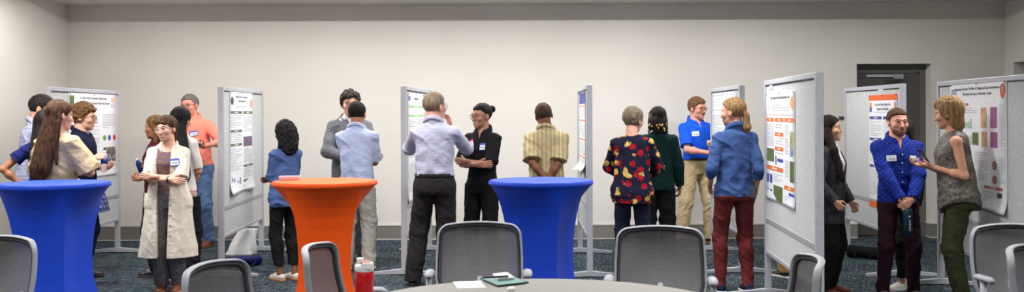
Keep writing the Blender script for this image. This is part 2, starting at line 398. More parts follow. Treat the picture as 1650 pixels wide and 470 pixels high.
poster(B[5], 1238, 150, 1285, .86, [('T', .05, .10, .16, .17), ('T', .2, .11, .82, .18), ('O', .86, .05, .98, .16, (232, 150, 100)), ('L', .02, .205, .98, .209, (220, 120, 110)),
    ('H', .02, .235, .30, .27, OR), ('H', .34, .235, .64, .27, OR), ('H', .67, .235, .99, .27, OR), ('T', .03, .29, .3, .50), ('T', .35, .285, .63, .34), ('H', .34, .365, .63, .40, OR), ('T', .35, .41, .63, .48), ('H', .34, .495, .63, .53, OR),
    ('P', .84, .35, .98, .56, 'ph_sky'), ('T', .68, .29, .8, .55), ('P', .03, .52, .30, .64, 'ph_crop'), ('T', .35, .54, .63, .57), ('L', .42, .60, .62, .63, (50, 70, 170)), ('L', .35, .58, .39, .66, (60, 70, 120)), ('P', .84, .60, .98, .78, 'ph_crop'), ('T', .68, .6, .8, .75),
    ('H', .02, .68, .62, .72, OR), ('L', .03, .76, .12, .84, (60, 90, 170)), ('L', .15, .76, .23, .84, (50, 60, 130)), ('L', .03, .90, .12, .975, (70, 100, 180)), ('L', .15, .90, .23, .975, (50, 60, 130)), ('T', .27, .74, .60, .82), ('P', .28, .85, .60, .99, 'ph_crop'), ('H', .66, .82, .98, .855, OR), ('L', .80, .875, .98, .90, (50, 70, 170)), ('T', .67, .91, .97, .98)],
    'poster with orange headings and crop photos on the tall near board', .008, ['Nancy Davidson and Mental Communication in Care'], .036)
poster(B[6], 1403, 153.5, 1449, .60, [('L', 0, 0, 1, .05, (228, 104, 48)), ('L', .03, .07, .11, .11, (228, 120, 70)), ('L', .03, .11, .11, .15, (80, 74, 160)), ('L', .90, .07, .96, .14, (200, 120, 120)), ('T', .18, .145, .82, .165), ('H', .03, .19, .47, .215, BL), ('H', .52, .19, .97, .215, BL), ('T', .04, .23, .46, .37),
    ('H', .03, .38, .47, .405, BL), ('T', .04, .42, .46, .6), ('T', .54, .23, .96, .4), ('C', .54, .45, .96, .55, (140, 150, 180)), ('H', .03, .62, .47, .645, BL), ('T', .04, .66, .46, .9), ('T', .54, .6, .96, .9), ('L', 0, .95, 1, 1, (228, 104, 48))],
    'poster with orange top band and purple headings behind the man in blue shirt', .0, ['', 'Cover Crop Water Quality Trials', 'Response Low Soil Sample'], .034)
poster(B[7], 1535, 136, 1627, .80, [('O', .89, .02, .975, .135, (214, 80, 40)), ('O', .905, .035, .96, .10, (240, 220, 205)), ('H', .04, .165, .17, .185, BR), ('H', .22, .165, .35, .185, BR), ('T', .04, .2, .18, .35), ('T', .22, .2, .5, .25), ('C', .24, .28, .42, .37, (120, 170, 120)), ('C', .24, .42, .42, .5, (140, 180, 140)),
    ('P', .57, .20, .67, .36, 'ph_heat'), ('P', .73, .20, .84, .36, 'ph_heat2'), ('T', .88, .18, .97, .5), ('P', .42, .40, .53, .50, 'ph_crop'), ('P', .58, .39, .68, .51, 'ph_heat'), ('P', .73, .39, .85, .51, 'ph_heat2'), ('T', .45, .55, .68, .78), ('T', .2, .55, .4, .75),
    ('O', .76, .61, .84, .68, (160, 110, 110)), ('O', .76, .72, .84, .79, (160, 110, 110)), ('T', .86, .58, .97, .78), ('H', .25, .80, .45, .82, BR), ('H', .62, .81, .93, .83, BR), ('T', .2, .84, .55, .95), ('T', .6, .85, .8, .95), ('L', .84, .85, .92, .93, (80, 80, 90))],
    'wide white poster with purple heat maps behind the woman in sleeveless top', .03, ['Comparing Outcomes: The Effect of Collagen and Color Amendments on', 'Microbiome Diversity and Metabolite Content'], .033)
_p = [o for o in C.objects if o.get('category') == 'poster'][-1]
text_mesh('IFBS', .07, 'logo_text', flatc((96, 98, 160)), _p, .09, -.075, -.0025)
for b_, px_, py_, wv, nm in ((B[5], 1246, 139, .14, 'tall near board'), (B[6], 1422, 143, .16, 'board in front of the door'), (B[6], 1396, 153, .03, 'door board left of its poster')):
    u, z_ = on_board(b_, px_, py_)
    m4 = b_.matrix_basis @ Matrix.Translation((u, -.018, z_))
    o = MB().box(-wv/2, wv/2, -.0015, 0, -.02, .02).build('paper_label', M['paper'], bevel=.0005); o.matrix_basis = m4
    tag(o, 'small white paper strip pinned at the top of the ' + nm, 'label')
# ------------------------------------------------------------------ stretch-covered bar tables
def spandex(name, c):
    t = NT(name, .62, spec=.25); n = t.noise(900, detail=2); t.col(t.ramp(n, [(.3, tuple(v*.93 for v in c)), (.7, c)])); t.bump(n, .15, .001)
    t.b.inputs['Sheen Weight'].default_value = .05; return t.m
M['blue'] = spandex('blue_spandex', (14, 66, 200)); M['orange'] = spandex('orange_spandex', (252, 90, 10))
def bar_table(px, s, rot, m, label):
    c = at(px, s); r = empty('bar_table', c, rot); tag(r, label, 'table', 'cocktail tables under stretch covers')
    Z = [0, .08, .2, .3, .4, .5, .6, .7, .8, .88, .95, 1.0, 1.03, 1.045, 1.062, 1.07]
    RC = [.39, .355, .318, .294, .284, .283, .290, .302, .322, .344, .368, .388, .400, .416, .416, .410]
    WQ = [1, 1, 1, 1, 1, 1, 1, .97, .86, .66, .40, .17, .06, 0, 0, 0]
    zs = np.linspace(0, 1.045, 84); zs = np.concatenate([zs, [1.055, 1.064, 1.069, 1.07]])
    rc = np.interp(zs, Z, RC); wq = np.interp(zs, Z, WQ)
    mb = MB(); n_ = 96; vv = []; ff = []
    def ring(R, q, z):
        out = []
        for k in range(n_):
            th = 2*math.pi*k/n_; cx, cy = math.cos(th), math.sin(th)
            ph = (th % (math.pi/2)) - math.pi/4                      # corners at multiples of 90 deg
            sq = R * math.cos(math.pi/4) / math.cos(ph) * (1 - .08*math.cos(2*ph)*q)
            out.append((cx*(R*(1-q)+sq*q), cy*(R*(1-q)+sq*q), z))
        return out
    for R, q, z in zip(rc, wq, zs): vv += ring(R, q, z)
    for i in range(len(zs)-1):
        for k in range(n_):
            l = (k+1) % n_; ff.append((i*n_+k, i*n_+l, (i+1)*n_+l, (i+1)*n_+k))
    mb.add(vv, ff); co = mb.build('stretch_cover', m, r, True); sh_ = co.data.attributes.new('sharp_edge', 'BOOLEAN', 'EDGE')
    for e_ in co.data.edges:
        i0, i1 = e_.vertices
        if i0 % n_ == i1 % n_ and (i0 % n_) % (n_//4) == 0 and max(i0, i1)//n_ < 78: sh_.data[e_.index].value = True
    tp = MB().grid(lambda i, j: (.405*j*math.cos(i*2*math.pi), .405*j*math.sin(i*2*math.pi), 1.0705+.0008*math.sin(9*i*6.28+5*j)), 96, 8)
    tp.build('top_cap', m, r, True, solid=.002)
    for k in range(4):
        th = k*math.pi/2; MB().box(-.03, .03, -.03, .03, 0, .02).build('foot_pocket', m, r, bevel=.005).location = (.40*math.cos(th), .40*math.sin(th), 0)
    return r
bar_table(87, 206, math.radians(38), M['blue'], 'tall table in bright blue stretch cover at far left')
bar_table(523, 203, math.radians(55), M['orange'], 'tall table in bright orange stretch cover')
bar_table(871, 203, math.radians(23), M['blue'], 'tall table in bright blue stretch cover in the middle of the room')

# ------------------------------------------------------------------ round conference table
M['laminate'] = plain('table_laminate', (120, 117, 112), .5, spec=.25)
M['edge'] = plain('table_edge', (104, 102, 98), .5)
TC = Vector((.13, 4.29, 0)); TH = .74
rt = empty('round_table', TC); tag(rt, 'large round grey conference table in the foreground', 'table')
MB().lathe([(0.01, TH-.03), (.895, TH-.03), (.908, TH-.028)], n=96).build('underside', M['edge'], rt)
tt = MB(); tt.lathe([(.909, TH-.028), (.914, TH-.022), (.914, TH-.006), (.909, TH-.001), (.9, TH)], n=128); tt.build('tabletop', M['laminate'], rt, False)
MB().lathe([(.05, .04), (.05, TH-.03)], n=24).build('column', M['silver'], rt, True)
bs = MB()
for k in range(4):
    a = k*math.pi/2+.4; bs.tube([(0, 0, .05), (.55*math.cos(a), .55*math.sin(a), .025)], [.03, .02], 8)
bs.build('base', M['silver'], rt)

# ------------------------------------------------------------------ mesh-back chairs
M['shell'] = plain('chair_shell', (146, 148, 154), .5, spec=.3)
M['dark'] = plain('chair_dark', (52, 52, 56), .6)
M['cushion'] = fabric('chair_seat_fabric', (60, 62, 68))
t = NT('mesh_weave', .7, spec=.2); x, y, z = t.sep()
fz = t.math('FRACT', t.math('MULTIPLY', z, 150.0)); fx = t.math('FRACT', t.math('MULTIPLY', x, 110.0))
ax_ = t.math('LESS_THAN', fz, .62); bx_ = t.math('LESS_THAN', fx, .34)
al = t.math('MAXIMUM', ax_, bx_); al = t.math('ADD', t.math('MULTIPLY', al, .28), .71)
t.col(t.mix(fz, (122, 122, 126), (84, 84, 88))); t.l.new(al, t.b.inputs['Alpha']); M['mesh'] = t.m
def back_y(x, z): 
    return .20 + (z-.45)*.20 + .05*math.sin((z-.45)*5.5) - 1.1*x*x
def back_outline(n_=60, inset=0.0):
    "closed loop of (x, z): rounded top, tapering sides"
    pts = []; zt, zb = .935-inset, .47+inset; wt, wm, wb_ = .236-inset, .247-inset, .215-inset; rr = .070-inset*.3
    def side(z): return np.interp(z, [zb, .62, .74, .86, zt], [wb_, wm+.008, wm+.007, wm, wt])
    right = [(side(z), z) for z in np.linspace(zb+.05, zt-rr, 14)]
    cxr = side(zt-rr)-rr
    arc = [(cxr+rr*math.cos(a), zt-rr+rr*math.sin(a)) for a in np.linspace(.15, math.pi/2, 9)]
    top = [(x, zt+.010*(1-(x/cxr)**2)) for x in np.linspace(cxr*.85, -cxr*.85, 10)]
    bot = [(x, zb-.012*(1-(x/wb_)**2)) for x in np.linspace(-wb_+.06, wb_-.06, 8)]
    left = [(-x, z) for x, z in arc[::-1]] + [(-x, z) for x, z in right[::-1]]
    return right + arc + top + left + bot
def make_chair():
    r = empty('office_chair', (0, 0, 0))
    ol = back_outline()
    MB().tube([(x, back_y(x, z), z) for x, z in ol], .0072, 12, True, 2.4, Vector((0, 1, 0))).build('back_frame', M['shell'], r, True)
    il = back_outline(inset=.016)
    MB().tube([(x, back_y(x, z)-.003, z) for x, z in il], .010, 8, True, 1.2, Vector((0, 1, 0))).build('inner_rim', M['dark'], r, True)
    mb = MB()
    def fn(i, j):
        z = .47+.012+j*(.935-.47-.02); cx = 0
        hw = np.interp(z, [.47, .62, .74, .86, .935], [.215, .255, .254, .247, .236]) - .012
        if z > .865: hw = min(hw, .236-.070-.012 + math.sqrt(max(0, .070**2-(z-.865)**2)))
        if z < .52: hw = .15 + (z-.47)/.05*.05
        x = (2*i-1)*hw; return (x, back_y(x, z), z)
    mb.grid(fn, 20, 26); mb.build('mesh_back', M['mesh'], r, True)
    # seat
    st = MB()
    def seat(i, j, top):
        a = 2*math.pi*i; ca, sa = math.cos(a), math.sin(a); e = .35
        x = .245*math.copysign(abs(ca)**e, ca)*j; y = -.03+.235*math.copysign(abs(sa)**e, sa)*j
        return (x, y, (.475-.02*j**6+(.01*j*j)) if top else .41+.02*j**6)
    st.grid(lambda i, j: seat(i, j, True), 48, 8); st.grid(lambda i, j: seat(i, 1-j, False), 48, 8)
    st.build('seat', M['cushion'], r, True)
    MB().tube([(0, .05, .41), (0, .24, .42), (0, .255, .52), (0, back_y(0, .6)+.02, .62)], [.035, .03, .026, .02], 10).build('back_support', M['shell'], r, True)
    for s in (-1, 1):
        MB().tube([(s*.18, -.02, .41), (s*.285, .0, .43), (s*.292, .06, .56), (s*.286, .07, .66)], [.02, .022, .024, .022], 10, flat=.8).build('arm_post', M['shell'], r, True)
        ap = MB().tube([(s*.280, .15, .668), (s*.284, .13, .674), (s*.285, .02, .674), (s*.282, -.01, .664)], [.022, .029, .029, .020], 12, flat=.6)
        ap.build('arm_pad', M['shell'], r, True)
    MB().lathe([(.03, .09), (.03, .25), (.02, .25), (.02, .41)], n=16).build('gas_column', M['dark'], r, True)
    for k in range(5):
        a = 2*math.pi*k/5+.3; ex, ey = .31*math.cos(a), .31*math.sin(a)
        l = MB().tube([(0, 0, .11), (ex*.6, ey*.6, .095), (ex, ey, .07)], [.03, .024, .016], 8); lo = l.build('base_leg', M['shell'], r, True)
        w_ = MB().tube([(ex-.02*math.sin(a), ey+.02*math.cos(a), .03), (ex+.02*math.sin(a), ey-.02*math.cos(a), .03)], .03, 14); w_.build('caster', M['dark'], lo)
    return r
chair0 = make_chair()
CH = [(772, 268, 0, 0, 'mesh-back office chair facing the camera behind the round table, left of the middle blue table'),
      (1063, 280, -8, 0, 'mesh-back office chair in front of the woman in floral top'),
      (513, 322, 84, 0, 'mesh-back office chair seen side-on in front of the orange table'),
      (345, 366, 74, 0, 'mesh-back office chair low in front of the woman in long white shirt dress'),
      (2, 299, -20, 0, 'mesh-back office chair cut by the left edge before the blue table'),
      (1301, 356, -95, 0, 'mesh-back office chair seen side-on before the tall near poster board'),
      (1627, 278, 6, 0, 'mesh-back office chair in front of the woman in olive trousers'),
      (1652, 332, 45, 0, 'office chair cut by the right edge, only its upper frame showing')]
for i, (px, s, rz, dz, lab) in enumerate(CH):
    o = chair0 if i == 0 else copy_tree(chair0)
    fw_ = Vector((math.sin(math.radians(rz)), -math.cos(math.radians(rz)), 0)); o.location = at(px, s)+fw_*.27; o.rotation_euler = (0, 0, math.radians(rz))
    tag(o, lab, 'chair', 'grey mesh-back office chairs')

# ------------------------------------------------------------------ things on the tables
def on_plane(px, py, z):
    s = (py - hor(px)) / (CAM_H - z); return at(px, s, z)
M['white'] = plain('white_plastic', (232, 232, 234), .4)
M['red'] = None
t = NT('red_clear_plastic', .18, spec=.5); t.col((214, 6, 22)); t.b.inputs['Transmission Weight'].default_value = .35; M['red'] = t.m
M['pink'] = plain('pink_tape', (238, 120, 108), .6)
bt = empty('water_bottle', at(586, 357, TH)); tag(bt, 'red translucent water bottle with white lid on the round table', 'bottle')
MB().lathe([(.036, 0), (.042, .006), (.0425, .06), (.040, .075), (.0425, .09), (.042, .15), (.036, .158)], n=36).build('bottle_body', M['red'], bt, True)
l = MB().lathe([(.040, .152), (.0435, .156), (.0435, .176), (.038, .186), (.02, .19)], n=36).build('lid', M['white'], bt, True)
MB().lathe([(.016, .186), (.016, .21), (.014, .213)], (-.018, -.004, 0), 20).build('spout', M['white'], l, True)
q = MB().box(-.006, .043, -.046, .0, .166, .196).build('flip_cap', M['white'], l, bevel=.006)
q = MB().box(-.012, .030, -.040, .0, .196, .1985).build('tape', M['pink'], l)
def sheet(name, corners, z, th, m, label, cat, parent=None):
    p = [on_plane(x, y, z) for x, y in corners]
    vs_ = [(v.x, v.y, z) for v in p] + [(v.x, v.y, z+th) for v in p]
    o = MB().add(vs_, [(3,2,1,0),(4,5,6,7),(0,1,5,4),(1,2,6,5),(2,3,7,6),(3,0,4,7)]).build(name, m, parent)
    return o
M['folder'] = plain('folder_green', (96, 128, 124), .6); M['navy'] = plain('navy_trim', (22, 26, 44), .5)
cd = empty('name_card', on_plane(756, 459, TH)); tag(cd, 'white printed name card lying on the round table left of the folder', 'card')
def local_sheet(root, name, corners, z0, th, m):
    p = [on_plane(x, y, z0) - root.location for x, y in corners]
    vs_ = [(v.x, v.y, z0-root.location.z) for v in p] + [(v.x, v.y, z0-root.location.z+th) for v in p]
    return MB().add(vs_, [(3,2,1,0),(4,5,6,7),(0,1,5,4),(1,2,6,5),(2,3,7,6),(3,0,4,7)]).build(name, m, root)
cs = local_sheet(cd, 'card', [(736, 464.5), (782, 463), (773, 452.3), (729, 453.5)], TH+.0005, .0012, M['paper'])
tx = text_mesh('SEWARDS', .030, 'card_text', M['ink'], cd, 0, 0, 0); tx.location = (0.0, .01, .0035); tx.rotation_euler = (0, 0, math.pi)
fd = empty('folder', on_plane(812, 453, TH)); tag(fd, 'grey-green padded folder lying on the round table', 'folder')
local_sheet(fd, 'back_cover', [(800, 461.5), (851, 455.5), (824, 445.5), (773, 449)], TH+.0005, .006, M['navy'])
local_sheet(fd, 'front_cover', [(801, 460), (848, 454.6), (824, 446), (776, 449.6)], TH+.007, .004, M['folder'])
nb = empty('notebook', on_plane(812, 446, TH+.012)); tag(nb, 'small white spiral notebook on top of the folder', 'notebook')
local_sheet(nb, 'pages', [(802, 451), (828, 449), (816, 440.8), (793, 443.5)], TH+.0118, .010, M['paper'])
sp = MB()
for i in range(10):
    p = on_plane(803+2.5*i, 450.6-.19*i, TH+.017)-nb.location; sp.tube([(p.x+.006*math.cos(a)*.2, p.y+.006*math.cos(a), p.z+.006*math.sin(a)) for a in np.linspace(0, 6.28, 9)], .0012, 5)
sp.build('spiral', M['navy'], nb)
pn = empty('pen', (0, 0, 0)); tag(pn, 'dark ballpoint pen lying across the notebook', 'pen')
p0, p1 = on_plane(776, 447, TH+.028), on_plane(818, 444.5, TH+.028)
pn.location = (p0+p1)/2; c_ = pn.location
MB().tube([p0-c_, p0.lerp(p1, .06)-c_, p0.lerp(p1, .6)-c_], [.002, .005, .005], 10).build('pen_barrel', M['navy'], pn, True)
MB().tube([p0.lerp(p1, .6)-c_, p1-c_], [.0055, .0055], 10).build('pen_cap', M['dark'], pn, True)
cp = MB().lathe([(.016, 0), (.018, .003), (.018, .011), (.014, .015), (.004, .016)], n=24).build('bottle_cap', M['white'], None, True); cp.location = on_plane(823, 467, TH)
tag(cp, 'small round white cap lying on the round table below the folder', 'cap')
M['clear'] = None
t = NT('clear_plastic', .15, spec=.5); t.col((226, 200, 204)); t.b.inputs['Alpha'].default_value = .55; M['clear'] = t.m
M['pinkpaper'] = plain('pink_paper', (224, 150, 156), .8)
bxl = at(466, 200, 1.0725); bx = empty('pastry_box', bxl, math.radians(10)); tag(bx, 'clear plastic box with pink contents on the orange table', 'box')
MB().box(-.08, .08, -.055, .055, 0, .02).build('tray', M['clear'], bx, bevel=.006); MB().box(-.07, .07, -.045, .045, .002, .012).build('contents', M['pinkpaper'], bx)
MB().box(-.084, .084, -.058, .058, .02, .034).build('lid', M['clear'], bx, bevel=.008)

# ------------------------------------------------------------------ things on the floor
M['bag'] = fabric('bag_plastic', (222, 222, 222), .04, .5)
M['black'] = fabric('black_cloth', (20, 20, 22), .2); M['navycloth'] = fabric('navy_nylon', (20, 30, 90), .2, .5)
bgl = at(386, 141, 0); bg = empty('plastic_bag', bgl); tag(bg, 'white plastic bag leaning under the poster board by the orange table', 'bag')
def bagf(i, j):
    a = 2*math.pi*i; z = j*.30; k = 1-.45*j
    return (.17*k*math.cos(a)*(1+.12*math.sin(5*a+7*j)) + .10*j, .09*k*math.sin(a)*(1+.15*math.sin(4*a+3)), z)
MB().grid(bagf, 40, 16).build('bag_body', M['bag'], bg, True, solid=.002)
MB().tube([(.06, -.02, .29), (.09, -.02, .36), (.13, -.02, .36), (.15, -.02, .29)], .008, 8, flat=.3).build('handle', M['bag'], bg, True)
def roll_bag(px, s, ang, L, R_, m, label, m2):
    r = empty('carry_bag', at(px, s, 0), ang); tag(r, label, 'bag')
    MB().tube([(-L/2, 0, R_), (-L/2+.02, 0, R_), (L/2-.02, 0, R_*.95), (L/2, 0, R_*.95)], [R_*.7, R_, R_*.95, R_*.6], 20).build('bag_body', m, r, True)
    MB().tube([(-L*.3, -R_, R_), (-L*.2, -R_*1.6, .02), (L*.1, -R_*1.7, .015), (L*.25, -R_*.9, R_)], .012, 8, flat=.4).build('strap', m2, r, True)
    MB().tube([(-L*.45, 0, R_*1.98), (L*.45, 0, R_*1.9)], .006, 6).build('zipper', M['silver_dark'], r)
    return r
roll_bag(398, 152, math.radians(28), .30, .055, M['navycloth'], 'navy rolled carry bag on the carpet under the poster board', M['navycloth'])
roll_bag(1396, 147, math.radians(-35), .42, .07, M['black'], 'long black carry bag lying on the carpet behind the man in blue shirt', M['black'])
# ------------------------------------------------------------------ people: signed-distance bodies meshed into continuous surfaces
f32 = np.float32
def V(*a): return np.array(a, dtype=f32)
def nrm(v): v = np.asarray(v, dtype=f32); return v / max(1e-6, float(np.linalg.norm(v)))
_rs = np.random.RandomState(7); _H = _rs.rand(4096).astype(f32)
def vnoise(P, fx, fy, fz, seed=0):
    X = P * np.array([fx, fy, fz], f32) + f32(seed*17.31); I = np.floor(X).astype(np.int32); Fr = X - I; Fr = Fr*Fr*(3-2*Fr)
    def h(a, b, c): return _H[((I[:, 0]+a)*73 + (I[:, 1]+b)*1543 + (I[:, 2]+c)*911) & 4095]
    fx_, fy_, fz_ = Fr[:, 0], Fr[:, 1], Fr[:, 2]
    a = h(0,0,0)*(1-fx_)+h(1,0,0)*fx_; b = h(0,1,0)*(1-fx_)+h(1,1,0)*fx_
    c = h(0,0,1)*(1-fx_)+h(1,0,1)*fx_; d = h(0,1,1)*(1-fx_)+h(1,1,1)*fx_
    return ((a*(1-fy_)+b*fy_)*(1-fz_)+(c*(1-fy_)+d*fy_)*fz_)
def smin(a, b, k): h = np.clip(.5+.5*(b-a)/k, 0, 1); return b+(a-b)*h-k*h*(1-h)
def smax(a, b, k): return -smin(-a, -b, k)
def cone(P, a, b, ra, rb):
    a = V(*a); b = V(*b); ba = b-a; q = P-a; t = np.clip(q@ba/max(1e-9, float(ba@ba)), 0, 1)
    return np.linalg.norm(q-t[:, None]*ba, axis=1)-(ra+(rb-ra)*t)
def ell(P, c, r):
    q = P-V(*c); r = V(*r); k0 = np.linalg.norm(q/r, axis=1); k1 = np.linalg.norm(q/(r*r), axis=1)+1e-9
    return k0*(k0-1)/k1
def fcone(P, a, b, ra, rb, fl):
    "cone flattened in y by fl"
    s = V(1, 1/fl, 1); return cone(P*s, V(*a)*s, V(*b)*s, ra, rb)*min(1, fl**.5)
def sdf_mesh(f, lo, hi, h, name, m, parent=None, S=1.0, tol=1.25):
    Bk = 8; lo = np.array(lo, f32); n = np.ceil((np.array(hi)-lo)/h/Bk).astype(int); N = n*Bk
    bc = [lo[i]+(np.arange(n[i])*Bk+Bk/2-.5)*h for i in range(3)]
    G = np.stack(np.meshgrid(*bc, indexing='ij'), -1).reshape(-1, 3).astype(f32)
    dc = f(G); act = np.abs(dc) < (Bk/2*h*1.733*tol)
    D = np.repeat(np.repeat(np.repeat(dc.reshape(n), Bk, 0), Bk, 1), Bk, 2).astype(f32)
    ids = np.nonzero(act)[0]; bi = np.stack(np.unravel_index(ids, n), -1)*Bk
    off = np.stack(np.meshgrid(*[np.arange(Bk)]*3, indexing='ij'), -1).reshape(-1, 3)
    for c0 in range(0, len(bi), 3000):
        I = (bi[c0:c0+3000, None, :]+off[None]).reshape(-1, 3)
        D[I[:, 0], I[:, 1], I[:, 2]] = f((lo+I*h).astype(f32))
    D[0] = D[-1] = 1; D[:, 0] = D[:, -1] = 1; D[:, :, 0] = D[:, :, -1] = 1
    Sg = D < 0
    cs = np.zeros([k-1 for k in N], np.int8)
    for a in (0, 1):
        for b in (0, 1):
            for c in (0, 1): cs += Sg[a:N[0]-1+a, b:N[1]-1+b, c:N[2]-1+c]
    ce = np.argwhere((cs > 0) & (cs < 8)); M_ = len(ce)
    if M_ == 0: return None
    vid = np.full([k-1 for k in N], -1, np.int32); vid[ce[:, 0], ce[:, 1], ce[:, 2]] = np.arange(M_)
    cor = [(a, b, c) for a in (0, 1) for b in (0, 1) for c in (0, 1)]
    val = np.stack([D[ce[:, 0]+a, ce[:, 1]+b, ce[:, 2]+c] for a, b, c in cor], 1)
    acc = np.zeros((M_, 3), f32); cnt = np.zeros(M_, f32)
    for i in range(8):
        for j in range(i+1, 8):
            if sum(abs(cor[i][k]-cor[j][k]) for k in range(3)) != 1: continue
            A, B_ = val[:, i], val[:, j]; ok = (A < 0) != (B_ < 0); t_ = np.where(ok, A/np.where(ok, A-B_, 1), 0)
            p = V(*cor[i])+t_[:, None]*(V(*cor[j])-V(*cor[i])); acc += p*ok[:, None]; cnt += ok
    verts = ((ce+acc/cnt[:, None])*h+lo)*S
    quads = []
    for ax in range(3):
        sl0 = [slice(1, N[k]-1) for k in range(3)]; sl1 = list(sl0); sl0[ax] = slice(0, N[ax]-1); sl1[ax] = slice(1, N[ax])
        a = Sg[tuple(sl0)]; b = Sg[tuple(sl1)]; e = np.argwhere(a != b); fl = a[e[:, 0], e[:, 1], e[:, 2]]
        base_ = e+np.array([0 if k == ax else 1 for k in range(3)])
        u, v = [(1, 2), (2, 0), (0, 1)][ax]
        def cell(du, dv):
            q = base_.copy(); q[:, u] -= du; q[:, v] -= dv; return vid[q[:, 0], q[:, 1], q[:, 2]]
        Q = np.stack([cell(1, 1), cell(0, 1), cell(0, 0), cell(1, 0)], 1)
        Q[~fl] = Q[~fl][:, ::-1]; quads.append(Q)
    Q = np.concatenate(quads); Q = Q[(Q >= 0).all(1)]
    me = bpy.data.meshes.new(name); me.vertices.add(M_); me.vertices.foreach_set('co', verts.astype(f32).ravel())
    me.loops.add(len(Q)*4); me.loops.foreach_set('vertex_index', Q.astype(np.int32).ravel())
    me.polygons.add(len(Q)); me.polygons.foreach_set('loop_start', np.arange(len(Q), dtype=np.int32)*4)
    me.polygons.foreach_set('use_smooth', np.ones(len(Q), bool)); me.update(calc_edges=True)
    return link(name, me, m, parent)

def smooth_profile(rows):
    r = np.array([(x + (0,)*(4-len(x))) for x in rows], float); zs = np.linspace(r[0, 0]-.02, r[-1, 0]+.02, 180)
    out = np.stack([zs]+[np.interp(zs, r[:, 0], r[:, k]) for k in (1, 2, 3)], 1)
    k = np.hanning(13); k /= k.sum()
    for c in (1, 2, 3): out[:, c] = np.convolve(np.pad(out[:, c], 6, 'edge'), k, 'valid')
    return out
PM = smooth_profile([(.78,.12,.09),(.86,.158,.11,.005),(.95,.163,.115,.005),(1.05,.150,.108),(1.13,.148,.106),(1.25,.160,.115),(1.35,.174,.118,.005),(1.41,.168,.105,.012),(1.44,.144,.088,.018),(1.47,.104,.074,.022),(1.50,.072,.064,.02),(1.54,.056,.056,.016),(1.56,.05,.05,.012)])
PF = smooth_profile([(.78,.12,.09),(.86,.163,.11,.006),(.93,.165,.112,.006),(1.05,.132,.096),(1.12,.126,.09),(1.22,.140,.105,-.008),(1.28,.147,.118,-.014),(1.35,.150,.105,0),(1.40,.144,.09,.010),(1.435,.122,.078,.016),(1.462,.088,.062,.018),(1.49,.060,.054,.018),(1.53,.048,.048,.016),(1.56,.045,.045,.012)])
